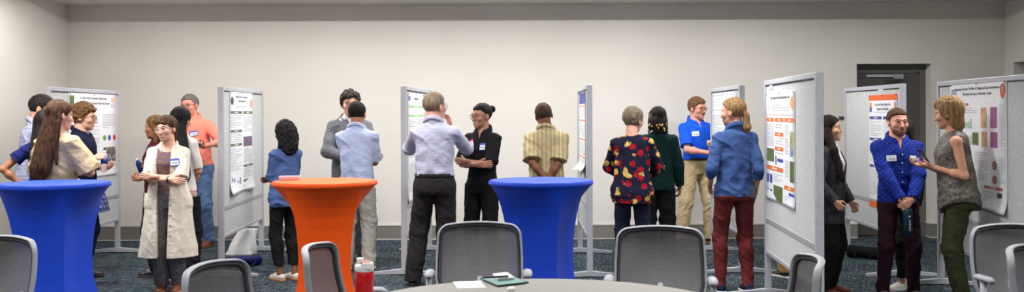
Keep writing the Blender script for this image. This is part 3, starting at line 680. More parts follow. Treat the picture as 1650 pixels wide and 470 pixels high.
class Fig:
    def __init__(s, sp):
        s.sp = sp; s.f = sp.get('sex', 'm') == 'f'; s.S = sp['H']/1.75; s.bld = sp.get('build', 1.0); s.h = sp.get('res', .0055)
        lean, roll = math.radians(sp.get('lean', 0)), math.radians(sp.get('roll', 0))
        R = Euler((lean, roll, 0)).to_matrix()          # lean>0 tips the chest towards -y
        s.R = np.array(R, f32); s.piv = V(0, 0, .95)
        prof = (PF if s.f else PM).copy()
        k = np.interp(prof[:, 0], [.8, 1.40, 1.47], [s.bld, 1+(s.bld-1)*.5, 1.0]); prof[:, 1] *= k; prof[:, 2] *= k**1.4
        if sp.get('belly'): prof[:, 2] += sp['belly']*np.exp(-((prof[:, 0]-1.08)/.10)**2); prof[:, 3] -= sp['belly']*.8*np.exp(-((prof[:, 0]-1.08)/.10)**2)
        s.prof = prof
        hy, hp, hr = [math.radians(x) for x in sp.get('head', (0, 0, 0))]
        s.HR = np.array(Euler((hp, hr, 0)).to_matrix(), f32); s.HR = np.array(Matrix.Rotation(hy, 3, 'Z'), f32)@s.HR
        s.hpiv = V(0, .012, 1.487); s.hsc = sp.get('hsc', 1.10 if not s.f else 1.07)
        s.arms = []
        sx = sp.get('sh', .178 if not s.f else .158)
        for side, key in ((-1, 'R'), (1, 'L')):
            a = dict(t=(side*.235, -.02, .84), p=(side*.3, .8, 0), hd=(0, -.12, -1), hn=(-side, 0, 0), c=.35)
            a.update(sp.get(key, {})); Sh = V(side*(sx-.006), .012, 1.392); T = V(*a['t']); L1, L2 = .290, .25
            d = T-Sh; D = float(np.linalg.norm(d)); D2 = min(D, L1+L2-.004); u = d/D; T = Sh+u*D2
            x = (L1*L1-L2*L2+D2*D2)/(2*D2); hh = math.sqrt(max(1e-6, L1*L1-x*x)); p = V(*a['p'])-u*float(V(*a['p'])@u); p = nrm(p)
            E = Sh+u*x+p*hh; hd = nrm(a['hd']) if a['hd'] is not None else nrm(T-E); hn = nrm(V(*a['hn'])-hd*float(V(*a['hn'])@hd))
            a.update(S=Sh, E=E, W=T, hd=hd, hn=hn, l=np.cross(hd, hn)*(1 if side < 0 else -1), side=side); s.arms.append(a)
        s.legs = []
        for side, key in ((-1, 'fR'), (1, 'fL')):
            fx, fy, fa = sp.get(key, (side*.11, 0, side*8)); bend = sp.get('bend', .25)
            Hp = V(side*.088, .0, .91); An = V(fx, fy+.04, .085); L1, L2 = .425, .415
            d = An-Hp; D = float(np.linalg.norm(d)); D2 = min(D, L1+L2-.001); u = d/D
            x = (L1*L1-L2*L2+D2*D2)/(2*D2); hh = math.sqrt(max(1e-7, L1*L1-x*x)); p = V(side*.12, -1, 0)*1.0; p = nrm(p-u*float(p@u))
            An = Hp+u*D2; s.legs.append((Hp, Hp+u*x+p*min(hh, .07), An, math.radians(fa)))
        z0 = min(l[2][2] for l in s.legs)-.085; s.dz = z0
        s.root = None
    def T(s, P): return (P-s.piv)@s.R+s.piv          # to the torso frame (inverse rotation)
    def Ti(s, p): return s.R@(V(*p)-s.piv)+s.piv
    def Hd(s, Pt): return (Pt-s.hpiv)@s.HR/s.hsc-V(0, -.012, .128)
    def Hi(s, p): return s.Ti(s.HR@((V(*p)+V(0, -.012, .128))*s.hsc)+s.hpiv)
    def torso(s, Pt, prof=None, off=0.0):
        prof = s.prof if prof is None else prof; z = Pt[:, 2]
        w = np.interp(z, prof[:, 0], prof[:, 1]).astype(f32)+off; d = np.interp(z, prof[:, 0], prof[:, 2]).astype(f32)+off; y0 = np.interp(z, prof[:, 0], prof[:, 3]).astype(f32)
        x = Pt[:, 0]; y = Pt[:, 1]-y0
        k0 = np.sqrt((x/w)**2+(y/d)**2)+1e-6; k1 = np.sqrt((x/(w*w))**2+(y/(d*d))**2)+1e-6
        return k0*(k0-1)/k1*.86
    def head(s, Q):
        d = ell(Q, (0, .012, .035), (.074, .093, .083)); d = smin(d, ell(Q, (0, -.020, -.018), (.060, .068, .092)), .03)
        jw = s.sp.get('jaw', .052 if not s.f else .046); d = smin(d, ell(Q, (0, -.032, -.068), (jw, .052, .042)), .025)
        d = smin(d, ell(Q, (0, -.068, -.094), (.022 if not s.f else .018, .018, .020)), .02)
        X = Q.copy(); X[:, 0] = np.abs(X[:, 0])
        d = smax(d, -ell(X, (.031, -.103, .004), (.021, .020, .014)), .012)
        d = smin(d, cone(X, (.010, -.082, .024), (.048, -.070, .023), .010, .008), .012)
        d = smin(d, ell(X, (.042, -.058, -.024), (.026, .026, .024)), .02)
        nt, nq = (-.108, .0105) if not s.f else (-.1015, .0088); d = smin(d, cone(Q, (0, -.084, .012), (0, nt, -.030), .0062, nq), .008); d = smin(d, ell(X, (.0105, -.100, -.034), (.0085, .011, .008)), .006)
        d = smin(d, ell(Q, (0, -.085, -.063), (.021, .011, .012)), .008)
        e = ell(X, (.076, .010, -.006), (.010, .020, .031)); e = np.maximum(e, -ell(X, (.087, .004, -.002), (.006, .010, .018))); d = smin(d, e, .005)
        return d
    def hand(s, P, a):
        W, hd, hn, l, c = a['W'], a['hd'], a['hn'], a['l'], a['c']; o = W
        def pt(u, v, w_): return o+l*u+hd*v+hn*w_
        d = None; fr = ((.027, .088, .072), (.009, .092, .080), (-.010, .088, .074), (-.027, .080, .058)); sc = .96 if s.f else 1.03
        cc = c if isinstance(c, (tuple, list)) else (c,)*4
        for i, (u, v, L) in enumerate(fr):
            u *= sc; v *= sc; L *= sc; K = pt(u, v, 0)
            q = cone(P, pt(u*.55, .012, 0), K, .0135*sc, .0105*sc); d = q if d is None else smin(d, q, .012)
            ang = 0; cur = K; fd = hd+l*(u*2.2)
            for j, (fl_, r) in enumerate(((.45, .0088), (.31, .0080), (.24, .0072))):
                ang += cc[i]*(1.0, 1.25, .9)[j]; dr = nrm(fd*math.cos(ang)+hn*math.sin(ang)); nx = cur+dr*L*fl_
                d = smin(d, cone(P, cur, nx, r*sc, (r-.0008)*sc), .004); cur = nx
        th = a.get('th', .5); b = pt(.024*sc, .028*sc, .004); d1 = nrm(l*.75+hd*.65+hn*.35*th*2); m_ = b+d1*.040*sc; d2 = nrm(l*(.35-.5*th)+hd*.85+hn*.5*th*2); e = m_+d2*.030*sc
        q = cone(P, pt(.010, .012, .002), m_, .0145*sc, .0105*sc); q = smin(q, cone(P, m_, e, .0098*sc, .0082*sc), .004)
        return smin(d, q, .009)
    def arm_pts(s): return s.arms
    def body(s, P):
        Pt = s.T(P); d = smax(smax(s.torso(Pt, off=-.004 if s.sp.get('bare') else -.009), .84-Pt[:, 2], .03), Pt[:, 2]-1.53, .01)
        nr = .050 if s.f else .060; hp = s.HR@(V(0, .018, .085))*s.hsc+s.hpiv
        d = smin(d, cone(Pt, (0, .018, 1.44), hp, nr+.008, nr-.001), .03)
        d = smin(d, s.head(s.Hd(Pt))*s.hsc, .014)
        ar = s.sp.get('ar', 1.0 if not s.f else .86)
        for a in s.arms:
            b0 = 1.0 if s.sp.get('bare') else .84; q = cone(Pt, a['S'], a['E'], .050*ar*b0, .039*ar); q = smin(q, ell(Pt, a['S']+V(0, 0, -.01), (.056*ar*b0, .055*ar*b0, .060*ar*b0)), .02)
            d = smin(d, q, .03)
            q = cone(Pt, a['E'], a['W'], .038*ar, .0255*ar); m_ = a['E']*.72+a['W']*.28; q = smin(q, ell(Pt, m_, (.044*ar,)*3), .03)
            q = smin(q, cone(Pt, a['W']-nrm(a['W']-a['E'])*.02, a['W']+a['hd']*.02, .025*ar, .022*ar), .012)
            near = np.linalg.norm(Pt-(a['W']+a['hd']*.08), axis=1) < .17
            if near.any(): qq = q[near]; q[near] = smin(qq, s.hand(Pt[near], a), .010)
            jd = np.clip((np.linalg.norm(Pt-a['E'], axis=1)-.03)/.05, 0, 1); d = smin(d, q, .004+.02*(1-jd))
        for Hp, K, An, fa in s.legs:
            q = smin(cone(P, Hp, K, .066, .038), cone(P, K, An, .037, .031), .02); q = smin(q, ell(P, K*.72+An*.28+V(0, .014, 0), (.040, .042, .10)), .03)
            fd = V(math.sin(fa), -math.cos(fa), 0); q = smin(q, cone(P, An+V(0, 0, -.02), An+fd*.12+V(0, 0, -.055), .032, .022), .02)
            d = smin(d, q, .03)
        return d
    # ---- garments
    def gprof(s, off, hang=0.0, flare=0.0, zf=1.25):
        p = s.prof.copy(); z = p[:, 0]; w0 = np.interp(1.30, z, p[:, 1]); d0 = np.interp(1.30, z, p[:, 2])
        below = np.clip((1.30-z)/.05, 0, 1)
        p[:, 1] = p[:, 1]*(1-hang*below)+np.maximum(p[:, 1], w0)*hang*below; p[:, 2] = p[:, 2]*(1-hang*below)+np.maximum(p[:, 2], d0)*hang*below
        fl = flare*np.clip(zf-z, 0, 2); p[:, 1] += fl+off; p[:, 2] += fl*.8+off
        if z[0] > .2:
            ext = np.array([[zz, p[0, 1]+flare*(z[0]-zz), p[0, 2]+flare*.8*(z[0]-zz), p[0, 3]] for zz in np.linspace(.1, z[0]-.02, 12)]); p = np.concatenate([ext, p])
        return p
    def shirt(s, g):
        off = g.get('off', .010); prof = s.gprof(off, g.get('hang', .4), g.get('flare', 0.0)); hem = g.get('hem', .86); sl = g.get('sleeve', 'long'); sr = g.get('sr', .012)
        amp = g.get('wr', .008); sd = g.get('seed', 1); ar = s.sp.get('ar', 1.0 if not s.f else .88); nr = (.050 if s.f else .060)
        hp = s.HR@(V(0, .018, .085))*s.hsc+s.hpiv
        def f(P):
            Pt = s.T(P); d = s.torso(Pt, prof)
            z = Pt[:, 2]
            for a in s.arms:
                if sl == 'none': continue
                S_, E, W = a['S'], a['E'], a['W']; u = nrm(E-S_); v = nrm(W-E)
                if sl == 'long' or (isinstance(sl, float) and sl > 1):
                    fr = 1.0 if sl == 'long' else sl-1; end = E+(W-E)*fr*.97
                    q = cone(Pt, S_, E, .054*ar+sr*.45, .044*ar+sr); q2 = cone(Pt, E, end, .044*ar+sr, (.030 if fr > .8 else .040)*ar+sr*.8); q2 = np.maximum(q2, (Pt-end)@v)
                    q = smin(q, q2, .02)
                else:
                    fr = float(sl); end = S_+(E-S_)*fr; q = cone(Pt, S_, S_+(E-S_)*min(1, fr+.1), .054*ar+sr*.35, .050*ar+sr*(1+g.get('slf', .6))); q = np.maximum(q, (Pt-end)@u)
                jd = np.clip((np.linalg.norm(Pt-S_, axis=1)-.10)/.15, 0, 1)
                d = smin(d, q, .006+.038*(1-jd))
            vf = g.get('vert'); Pd = np.stack([P[:, 0]+P[:, 2]*.7, P[:, 1]-P[:, 2]*.3, P[:, 2]-P[:, 0]*.7], 1); n1 = vnoise(P, 15, 15, 2.5, sd) if vf else vnoise(Pd, 6.5, 8, 12, sd); n2 = vnoise(Pd, 20, 20, 10, sd+3)
            d = d-amp*(1-2.6*np.abs(n1-.5))-amp*.5*(n2-.5)+amp*.5
            hz = hem+g.get('hemw', 0.0)*np.abs(Pt[:, 0])*4+g.get('hemf', 0.0)*(Pt[:, 1] < 0)
            d = np.maximum(d, (hz-z)*.9)
            col = g.get('collar', True); nk = cone(Pt, (0, .018, 1.40), hp, nr+.012, nr+.010)
            d = np.maximum(d, -nk) if g.get('neck') is None else np.maximum(d, -cone(Pt, (0, .0, 1.44+g['neck'][1]), (0, .02, 1.62), g['neck'][0], g['neck'][0]*1.6))
            op = g.get('open')
            if op:
                ax = np.abs(Pt[:, 0]-op[2]); cut = np.maximum((ax-op[0]*np.clip(z-op[1], 0, 1)-op[3])*.8, Pt[:, 1]-.01); cut = np.maximum(cut, op[1]-z); d = np.maximum(d, -cut)
            if col:
                y_ = Pt[:, 1]-.018; ch = g.get('ch', 0.0); d = np.maximum(d, (z-1.478-y_*.35)*.9); z = z-ch; nk2 = cone(Pt, (0, .018, 1.40), hp, nr+.026, nr+.020); rg = np.maximum(np.maximum(nk2, -(nk-.001)), np.maximum(1.440-z, z-(1.512+y_*.48)))
                fl_ = np.maximum(cone(Pt, (0, .018, 1.40), hp, nr+.060, nr+.024), np.maximum(1.446+y_*.75-z, z-(1.504+y_*.48))); fl_ = np.maximum(fl_, -(nk-.001)); q = smin(rg, fl_, .006)
                q = np.maximum(q, -np.maximum((np.abs(Pt[:, 0])-g.get('cg', .012)-.30*np.clip(z-1.42, 0, 1))*.9, Pt[:, 1]-.0)); d = np.minimum(d, q)
            return d
        zl = hem-.04; hi = s.bounds(arms=sl != 'none')
        return f, zl, hi
    def bounds(s, arms=True):
        pts = [s.Ti((x, y, z)) for x in (-.27, .27) for y in (-.2, .2) for z in (.8, 1.55)]
        if arms:
            for a in s.arms: pts += [s.Ti(a['E']+V(q, q, q)*.08) for q in (-1, 1)]+[s.Ti(a['W']+V(q, q, q)*.08) for q in (-1, 1)]
        p = np.array(pts); return p.min(0), p.max(0)
    def trousers(s, g):
        ease = g.get('ease', .014); waist = g.get('waist', 1.0); hem = g.get('hem', .06); amp = g.get('wr', .009); sd = g.get('seed', 2); wide = g.get('wide', 0.0); off = g.get('off', .008)
        def f(P):
            Pt = s.T(P); up = s.torso(Pt, s.prof, off+.002); up = np.maximum(up, .84-Pt[:, 2])
            for sx in (-1, 1): up = smin(up, ell(P, (sx*.072, .050, .885), (.082, .078*g.get('seat', 1), .085)), .03)
            d = up
            for Hp, K, An, fa in s.legs:
                q = cone(P, Hp+V(0, 0, -.01), K, .088+ease*.6, .056+ease); q = smin(q, cone(P, K, An+V(0, 0, -.03), .056+ease, .040+ease*1.3+wide), .03)
                if ease < .012: q = smin(q, ell(P, K*.72+An*.28+V(0, .02, 0), (.052+ease, .056+ease, .11)), .03)
                d = smin(d, q, .022)
            Pd = np.stack([P[:, 0]+P[:, 2]*.5, P[:, 1]+P[:, 2]*.2, P[:, 2]-P[:, 0]*.9+P[:, 1]*.4], 1); n1 = vnoise(Pd, 9, 9, 9, sd); n2 = vnoise(Pd, 14, 14, 34, sd+5); kz = np.exp(-((P[:, 2]-.47)/.13)**2)+np.exp(-((P[:, 2]-.14)/.11)**2)*1.3+.25+np.exp(-((P[:, 2]-.80)/.07)**2)*.5
            d = d-amp*(1-2.6*np.abs(n1-.5))*.8-amp*kz*(n2-.5)*1.1+amp*.3
            d = np.maximum(d, (Pt[:, 2]-waist)); return np.maximum(d, hem-P[:, 2])
        return f
    def hair(s, hk):
        kind = hk['kind']; t = hk.get('t', .012); amp = hk.get('amp', .003); fr = hk.get('fr', 30); seed = hk.get('seed', 3)
        zf, zs, zn = hk.get('front', .078), hk.get('side', -.025), hk.get('nape', -.080)   # hairline heights: forehead, before the ear, nape
        pa, pb, pc = (-.088, zf), (-.022, zs), (.075, zn)
        def plane(Q, p, q): dy, dz = q[0]-p[0], q[1]-p[1]; L = math.hypot(dy, dz); n0, n1 = dz/L, -dy/L; return (Q[:, 1]-p[0])*n0+(Q[:, 2]-p[1])*n1
        def f(P):
            Pt = s.T(P); Q = s.Hd(Pt); X = Q.copy(); X[:, 0] = np.abs(X[:, 0])
            top = hk.get('top', 0.0)
            d = ell(Q, (0, .014, .037+top*.5), (.074+t, .094+t, .083+t+top*.5))
            a = plane(Q, pa, pb); b = plane(Q, pb, pc); a = a+hk.get('tr', .22 if kind == 'long' else .45)*np.clip(X[:, 0]-.02, 0, .05)+hk.get('fn', .012)*(vnoise(Q, 60, 60, 10, seed)-.5)
            m_ = np.minimum(np.maximum(a, b), 1) if False else smax(a, b, .01)
            d = smax(d, m_, .008)
            d = np.maximum(d, -ell(X, (.080, .006, -.010), (.016, .018, .026))) if hk.get('ears', kind in ('short', 'curly', 'pony', 'bun')) else d
            for e in hk.get('add', []):     # extra volumes, ('h'|'t', shape, args)
                U = Q if e[0] == 'h' else Pt; U = X if e[0] == 'hx' else U
                q = {'e': ell, 'c': cone, 'f': fcone}[e[1]](U, *e[2:]); d = smin(d, q, hk.get('k', .02))
            for e in hk.get('cut', []):
                U = Q if e[0] == 'h' else Pt; U = X if e[0] == 'hx' else U
                q = {'e': ell, 'c': cone, 'f': fcone}[e[1]](U, *e[2:]); d = smax(d, -q, .006)
            if kind == 'curly' or hk.get('curly'): n_ = vnoise(Q, fr, fr, fr, seed)+.5*vnoise(Q, fr*2.1, fr*2.1, fr*2.1, seed+2); d = d-amp*(n_-.75)*2
            else: n_ = vnoise(Q, 75, 75, 7, seed)+.7*vnoise(Q, 30, 30, 5, seed+1); d = d-amp*(n_-.85)*2
            return d
        return f
    def project(s, f, x, z, back=False, dx=0.0):
        "march onto garment f from the front at torso-frame (x, z)"
        o = s.Ti((x, .45 if back else -.45, z)); dr = s.R@V(0, -1 if back else 1, 0); p = o.copy()
        for _ in range(60):
            d = float(f(p[None].astype(f32))[0]); p = p+dr*max(d*.6, -.01)
            if abs(d) < .0006: break
        return p
    def patch(s, f, x, z, w, h, tilt, parts, parent):
        "flat sticker laid on the front of garment f; parts = (name, material, u0, v0, u1, v1)"
        n = 4; ct, st = math.cos(tilt), math.sin(tilt); pts = []; uv = []
        for j in range(n+1):
            for i in range(n+1):
                u, v = (i/n-.5)*w, (j/n-.5)*h; pts.append(s.project(f, x+u*ct-v*st, z+u*st+v*ct)); uv.append((u, v, 1))
        A = np.array(pts); dr = s.R@V(0, 1, 0); dep = A@dr; Am = np.array(uv); co, *_r = np.linalg.lstsq(Am, dep, rcond=None); lift = float((Am@co-dep).max())
        ex, ez = s.R@V(1, 0, 0), s.R@V(0, 0, 1); last = parent
        for k, (nm, m, u0, v0, u1, v1) in enumerate(parts):
            vv = []
            for u, v in ((u0, v0), (u1, v0), (u1, v1), (u0, v1)):
                u, v = (u-.5)*w, (v-.5)*h; X = x+u*ct-v*st; Z = z+u*st+v*ct; p = s.Ti((X, 0, Z)); D0 = float(p@dr); tgt = u*co[0]+v*co[1]+co[2]-lift*.75-.001-.0015*(k+1); p = p+dr*(tgt-D0); vv.append(tuple(s.loc(p)))
            o = MB().add(vv, [(0, 1, 2, 3)]).build(nm, m, last, solid=.0012)
            if k == 0: last = o
    def loc(s, p): q = np.array(p)*s.S; q[2] -= s.dz*s.S; return Vector(q.tolist())

def make_person(sp):
    F = Fig(sp); S = F.S; h = F.h
    px, sc = sp['at']; r = empty('person', at(px, sc), math.radians(sp['yaw'])); tag(r, sp['label'], 'person')
    F.root = r; lift = -F.dz*S
    def mk(f, lo, hi, hh, name, m, parent=r, tol=1.3):
        o = sdf_mesh(f, lo, hi, hh, name, m, parent, S, tol)
        if o is not None:
            o.data.transform(Matrix.Translation((0, 0, lift)))
        return o
    lo, hi = F.bounds(); hc = F.Hi((0, 0, 0))
    for a in F.arms:
        e = F.Ti(a['W']+a['hd']*.2); lo = np.minimum(lo, e-.05); hi = np.maximum(hi, e+.05)
    lo = np.minimum(lo, hc-.16); hi = np.maximum(hi, hc+.16)
    for l in F.legs:
        fe = l[2]+V(math.sin(l[3]), -math.cos(l[3]), 0)*.2; lo = np.minimum(lo, np.minimum(fe, l[2])-.08); hi = np.maximum(hi, np.maximum(fe, l[2])+.08)
    lo[2] = F.dz-.01
    sk = skin('skin_'+sp['id'], sp.get('skin', (214, 164, 140)))
    b = mk(F.body, lo, hi, h, 'body', sk)
    # face pieces
    if sp.get('face', True):
        iris = plain('iris', sp.get('iris', (48, 34, 26)), .2); wh = plain('eye_white', (206, 200, 194), .3); bm = plain('brow', sp.get('brow', (50, 36, 28)), .8); lp = plain('lip', sp.get('lip', (172, 96, 88)), .5)
        def hm(mb, name, m, parent=r):
            for k, v in enumerate(mb.v): mb.v[k] = tuple(F.loc(F.Hi(v)))
            return mb.build(name, m, parent, True)
        def ellm(c, rr, n=12):
            return [(c[0]+rr[0]*math.cos(t)*math.sin(u), c[1]+rr[1]*math.cos(u), c[2]+rr[2]*math.sin(t)*math.sin(u)) for u in np.linspace(.01, math.pi-.01, 9) for t in np.linspace(0, 2*math.pi, n, False)], [(i*n+k, i*n+(k+1) % n, (i+1)*n+(k+1) % n, (i+1)*n+k) for i in range(8) for k in range(n)]
        for sx in (-1, 1):
            y0 = float(F.face_y) if hasattr(F, 'face_y') else -.0835
            e = hm(MB().add(*ellm((sx*.031, y0, .003), (.0135, .0055, .0058))), 'eye', wh)
            hm(MB().add(*ellm((sx*.031+sp.get('gaze', 0)*.004, y0-.0035, .0032), (.0058, .0034, .0056))), 'iris', iris, e)
            hm(MB().tube([(sx*.031+q*.0145, y0-.0035-.002*(1-q*q), .0085-.004*q*q) for q in (-1, -.5, 0, .5, 1)], [.0008, .0017, .002, .0017, .0008], 6), 'eyelashes', bm, e)
            hm(MB().tube([(sx*(.012+.038*q), -.0905+.012*q*q+.002*q, .0235+.008*math.sin(q*2.6)) for q in (0, .25, .5, .75, 1)], [.0028, .0042, .004, .003, .0012], 6, flat=.6), 'eyebrow', bm)
        hm(MB().tube([(q*.022, -.0948+.010*q*q, -.060-.001*abs(q)+sp.get('smile', 0)*.005*q*q) for q in (-1, -.6, -.2, .2, .6, 1)], [.0012, .0026, .0034, .0034, .0026, .0012], 8, flat=.7), 'upper_lip', lp)
        hm(MB().tube([(q*.019, -.0942+.010*q*q, -.0675+sp.get('smile', 0)*.005*q*q) for q in (-1, -.6, -.2, .2, .6, 1)], [.0012, .0028, .0036, .0036, .0028, .0012], 8, flat=.7), 'lower_lip', lp)
        if sp.get('smile', 0) > 1:
            hm(MB().tube([(q*.016, -.0972+.008*q*q, -.0635+.006*q*q) for q in (-1, -.5, 0, .5, 1)], .0022, 6), 'teeth', plain('teeth', (226, 222, 214), .3))
        if sp.get('beard'):
            bd = sp['beard']
            def fb(P):
                Q = F.Hd(F.T(P)); zl_ = -.028+.42*np.clip(Q[:, 1]+.0, -.09, 0); fade = np.clip((zl_-Q[:, 2])/.016, -1, 1)
                fade = np.minimum(fade, np.clip(ell(Q, (0, -.095, -.060), (.026, .05, .016))/.006, -1, 1)); fade = np.minimum(fade, np.clip((.012-Q[:, 1])/.02, -1, 1))
                d = F.head(Q)-(bd.get('t', .004)+.001)*fade+.001; return np.maximum(d-.0012*(vnoise(Q, 160, 160, 90, 4)-.5), -.125-Q[:, 2])
            if bd.get('full'): mk(fb, hc-.15, hc+.15, .004, 'beard', hairmat('beard_'+sp['id'], *bd['col']))
            hm(MB().tube([(q*.026, -.0975+.013*q*q, -.0505-.007*q*q) for q in (-1, -.6, -.2, .2, .6, 1)], [.003, .0075, .0085, .0085, .0075, .003], 8, flat=.7), 'moustache', hairmat('moustache_'+sp['id'], *bd['col']))
    if sp.get('glasses'):
        gc = plain('glasses_frame', sp['glasses'], .3); mb = MB()
        for sx in (-1, 1):
            mb.tube([(sx*.033+.0235*math.copysign(abs(math.cos(t))**.75, math.cos(t)), -.104+.012*abs(math.cos(t) > 0 and sx > 0 or math.cos(t) < 0 and sx < 0)*abs(math.cos(t)), .000+.0185*math.copysign(abs(math.sin(t))**.8, math.sin(t))) for t in np.linspace(0, 2*math.pi, 22, False)], .0022, 6, True)
            mb.tube([(sx*.056, -.092, .006), (sx*.074, -.05, .008), (sx*.079, .005, .006), (sx*.078, .022, -.012)], .0020, 6)
        mb.tube([(-.010, -.106, .006), (0, -.110, .008), (.010, -.106, .006)], .0020, 6)
        for k, v in enumerate(mb.v): mb.v[k] = tuple(F.loc(F.Hi(v)))
        mb.build('glasses', gc, r, True)
    # hair
    if sp.get('hair'):
        hk = sp['hair']; fh = F.hair(hk); dn = hk.get('down', .16); e = np.array([.19, .20, .19])
        l2, h2 = hc-e, hc+e; l2[2] -= dn; l2[:2] -= .03; h2[:2] += .05
        mk(fh, l2, h2, hk.get('res', .0045), 'hair', hairmat('hair_'+sp['id'], *hk['col'], curly=hk['kind'] == 'curly'), tol=1.6)
        for nm, sh, mt in hk.get('extra', []):
            mb = MB(); 
            for q in sh: mb.tube([F.loc(F.Hi(p)) for p in q[0]], [z*S for z in q[1]] if isinstance(q[1], (list, tuple)) else q[1]*S, 8)
            mb.build(nm, mt, r, True)
    # trousers
    if sp.get('trousers'):
        g = sp['trousers']; hm_ = min([q['hem']+q.get('hemf', 0) for q in sp.get('tops', [])] or [9]); hw_ = max([q.get('hemw', 0) for q in sp.get('tops', [])] or [0]); g['waist'] = g.get('waist', 1.0) if hm_ > .94 or g.get('keep') else hm_+.012+hw_*.6; ft = F.trousers(g); l3 = lo.copy(); h3 = hi.copy(); l3[:2] = np.minimum(l3[:2], -.26); h3[:2] = np.maximum(h3[:2], .26); h3[2] = g.get('waist', 1.0)+.12
        h3[2] += 0; l3[2] = F.dz; tr = mk(ft, l3, h3, h*1.05, g.get('name', 'trousers'), g['m'])
        if g.get('belt'):
            wz = g.get('waist', 1.0)
            def fbelt(P): Pt = F.T(P); d = F.torso(Pt, F.prof, g.get('off', .008)+.010); return np.maximum(d, np.abs(Pt[:, 2]-(wz-.012))-.017)
            bl = mk(fbelt, F.Ti((-.25, -.25, wz-.12)), F.Ti((.25, .25, wz+.12)), .005, 'belt', g['belt'])
    # tops
    tops = sp.get('tops', []); lastf = None
    for g in tops:
        f_, zl, (l4, h4) = F.shirt(g); l4 = l4.copy(); h4 = h4.copy(); l4[2] = min(l4[2], zl); h4[2] = max(h4[2], F.Ti((0, 0, 1.56))[2]+.03); l4[:2] -= g.get('flare', 0)*.9; h4[:2] += g.get('flare', 0)*.9
        g['f'] = f_; o = mk(f_, l4, h4, h*.95, g['name'], g['m'], tol=1.5); lastf = f_; g['o'] = o
        for k, (bx_, bz_) in enumerate(g.get('buttons', [])):
            p = F.loc(F.project(f_, bx_, bz_)); bo = MB().lathe([(.0065, 0), (.0065, .003), (.003, .004)], n=10).build('button', g['bm'], o); bo.location = p; bo.rotation_euler = (math.pi/2, 0, 0)
    for tg in sp.get('tags', []):
        f_ = tops[tg.get('layer', -1)]['f']
        F.patch(f_, tg['x'], tg['z'], tg.get('w', .085), tg.get('h', .058), tg.get('tilt', .05), [('name_tag', M[tg.get('m', 'tagblue')], 0, 0, 1, 1), ('tag_paper', M['paper'], .06, .08, .94, .72), ('tag_writing', M['inkdark'], .2, .34, .5, .46), ('tag_writing', M['inkdark'], .56, .30, .8, .44)], r)
    # shoes
    sh = sp.get('shoe', {}); um = sh.get('m', M['blackshoe']); sm = sh.get('sole', M['blackshoe']); tp = sh.get('kind', 'shoe')
    for Hp, K, An, fa in F.legs:
        cf, sf = math.cos(fa), math.sin(fa); az = F.dz
        def loc(P):
            q = P-V(An[0], An[1], az); return np.stack([q[:, 0]*cf+q[:, 1]*sf, -q[:, 0]*sf+q[:, 1]*cf, q[:, 2]], 1)
        def upper(P):
            q = loc(P); d = cone(q, (0, .035, .045), (0, -.09, .038), .036, .040); d = smin(d, ell(q, (0, -.13, .03), (.042, .065, .030)), .02)
            hz = sh.get('top', .085); d = smin(d, np.maximum(cone(q, (0, .02, .04), (0, .0, .12), .038, .036), q[:, 2]-hz), .015)
            if tp == 'slip': d = np.maximum(d, -ell(q, (0, -.015, .085), (.028, .055, .035)))
            return np.maximum(d, .014-q[:, 2])
        def sole(P):
            q = loc(P); d2 = np.minimum(0, 0)
            e = smin(cone(q*V(1, 1, 0), (0, .038, 0), (0, -.08, 0), .038, .040), ell(q*V(1, 1, 0)+V(0, 0, 0), (0, -.13, 0), (.045, .068, .5)), .02)
            return np.maximum(e-.003, np.abs(q[:, 2]-sh.get('st', .012))-sh.get('st', .012))
        c_ = V(An[0], An[1], az+.06); o = mk(upper, c_-.24, c_+.24, .0055, 'shoe', um); mk(sole, c_-.25, c_+.25, .0055, 'sole', sm, o)
        if sh.get('laces'):
            mb = MB()
            for k in range(4):
                pts = []
                for u in np.linspace(-.024, .024, 7):
                    yv = -.045-.018*k; zv = .1; pt = None
                    for it in range(40):
                        w_ = V(u*cf-yv*sf+An[0], u*sf+yv*cf+An[1], az+zv); dd = float(upper(w_[None])[0])
                        if dd < .002: break
                        zv -= .004
                    pts.append(F.loc(w_))
                mb.tube(pts, .0028, 5)
            mb.build('laces', sh['laces'], o)
    sp['F'] = F; return F
def world_pt(F, p_torso):
    "world position of a torso-frame point"
    a = F.root.rotation_euler.z; v = F.loc(F.Ti(p_torso)); return Vector((v.x*math.cos(a)-v.y*math.sin(a), v.x*math.sin(a)+v.y*math.cos(a), v.z))+F.root.location
# ------------------------------------------------------------------ the people
M['tagblue'] = plain('tag_blue', (60, 90, 190), .6); M['tagwhite'] = plain('tag_white', (226, 228, 232), .6); M['tagred'] = plain('tag_red', (200, 50, 60), .6)
M['blackshoe'] = plain('shoe_black', (24, 22, 22), .45); M['whiteshoe'] = plain('shoe_white', (214, 208, 200), .6); M['offwhite'] = plain('sole_white', (226, 226, 222), .6)
M['brownshoe'] = plain('shoe_brown', (104, 56, 36), .5); M['tansole'] = plain('sole_tan', (170, 120, 84), .6); M['navyshoe'] = fabric('shoe_navy', (26, 32, 62)); M['greyshoe'] = fabric('shoe_grey', (70, 68, 68))
M['redshoe'] = plain('shoe_russet', (96, 40, 30), .5); M['button'] = plain('button_brown', (120, 92, 70), .4); M['buttonw'] = plain('button_pearl', (214, 214, 220), .3); M['beltblack'] = plain('belt_black', (16, 16, 18), .4)
M['phone'] = plain('phone_black', (20, 20, 24), .25); M['blk'] = fabric('black_trouser_cloth', (24, 24, 26), .15); M['charcoal'] = fabric('charcoal_cloth', (38, 36, 37), .15)
LT, MD, TN, BRN = (226, 176, 154), (206, 154, 128), (178, 124, 94), (126, 82, 60)
def short_hair(d, l, **k): return dict(kind='short', col=(d, l), t=.010, amp=.003, down=0, **k)
BLK = ((14, 12, 12), (44, 38, 36))
down = dict(hd=(0, -.10, -1))
P = []
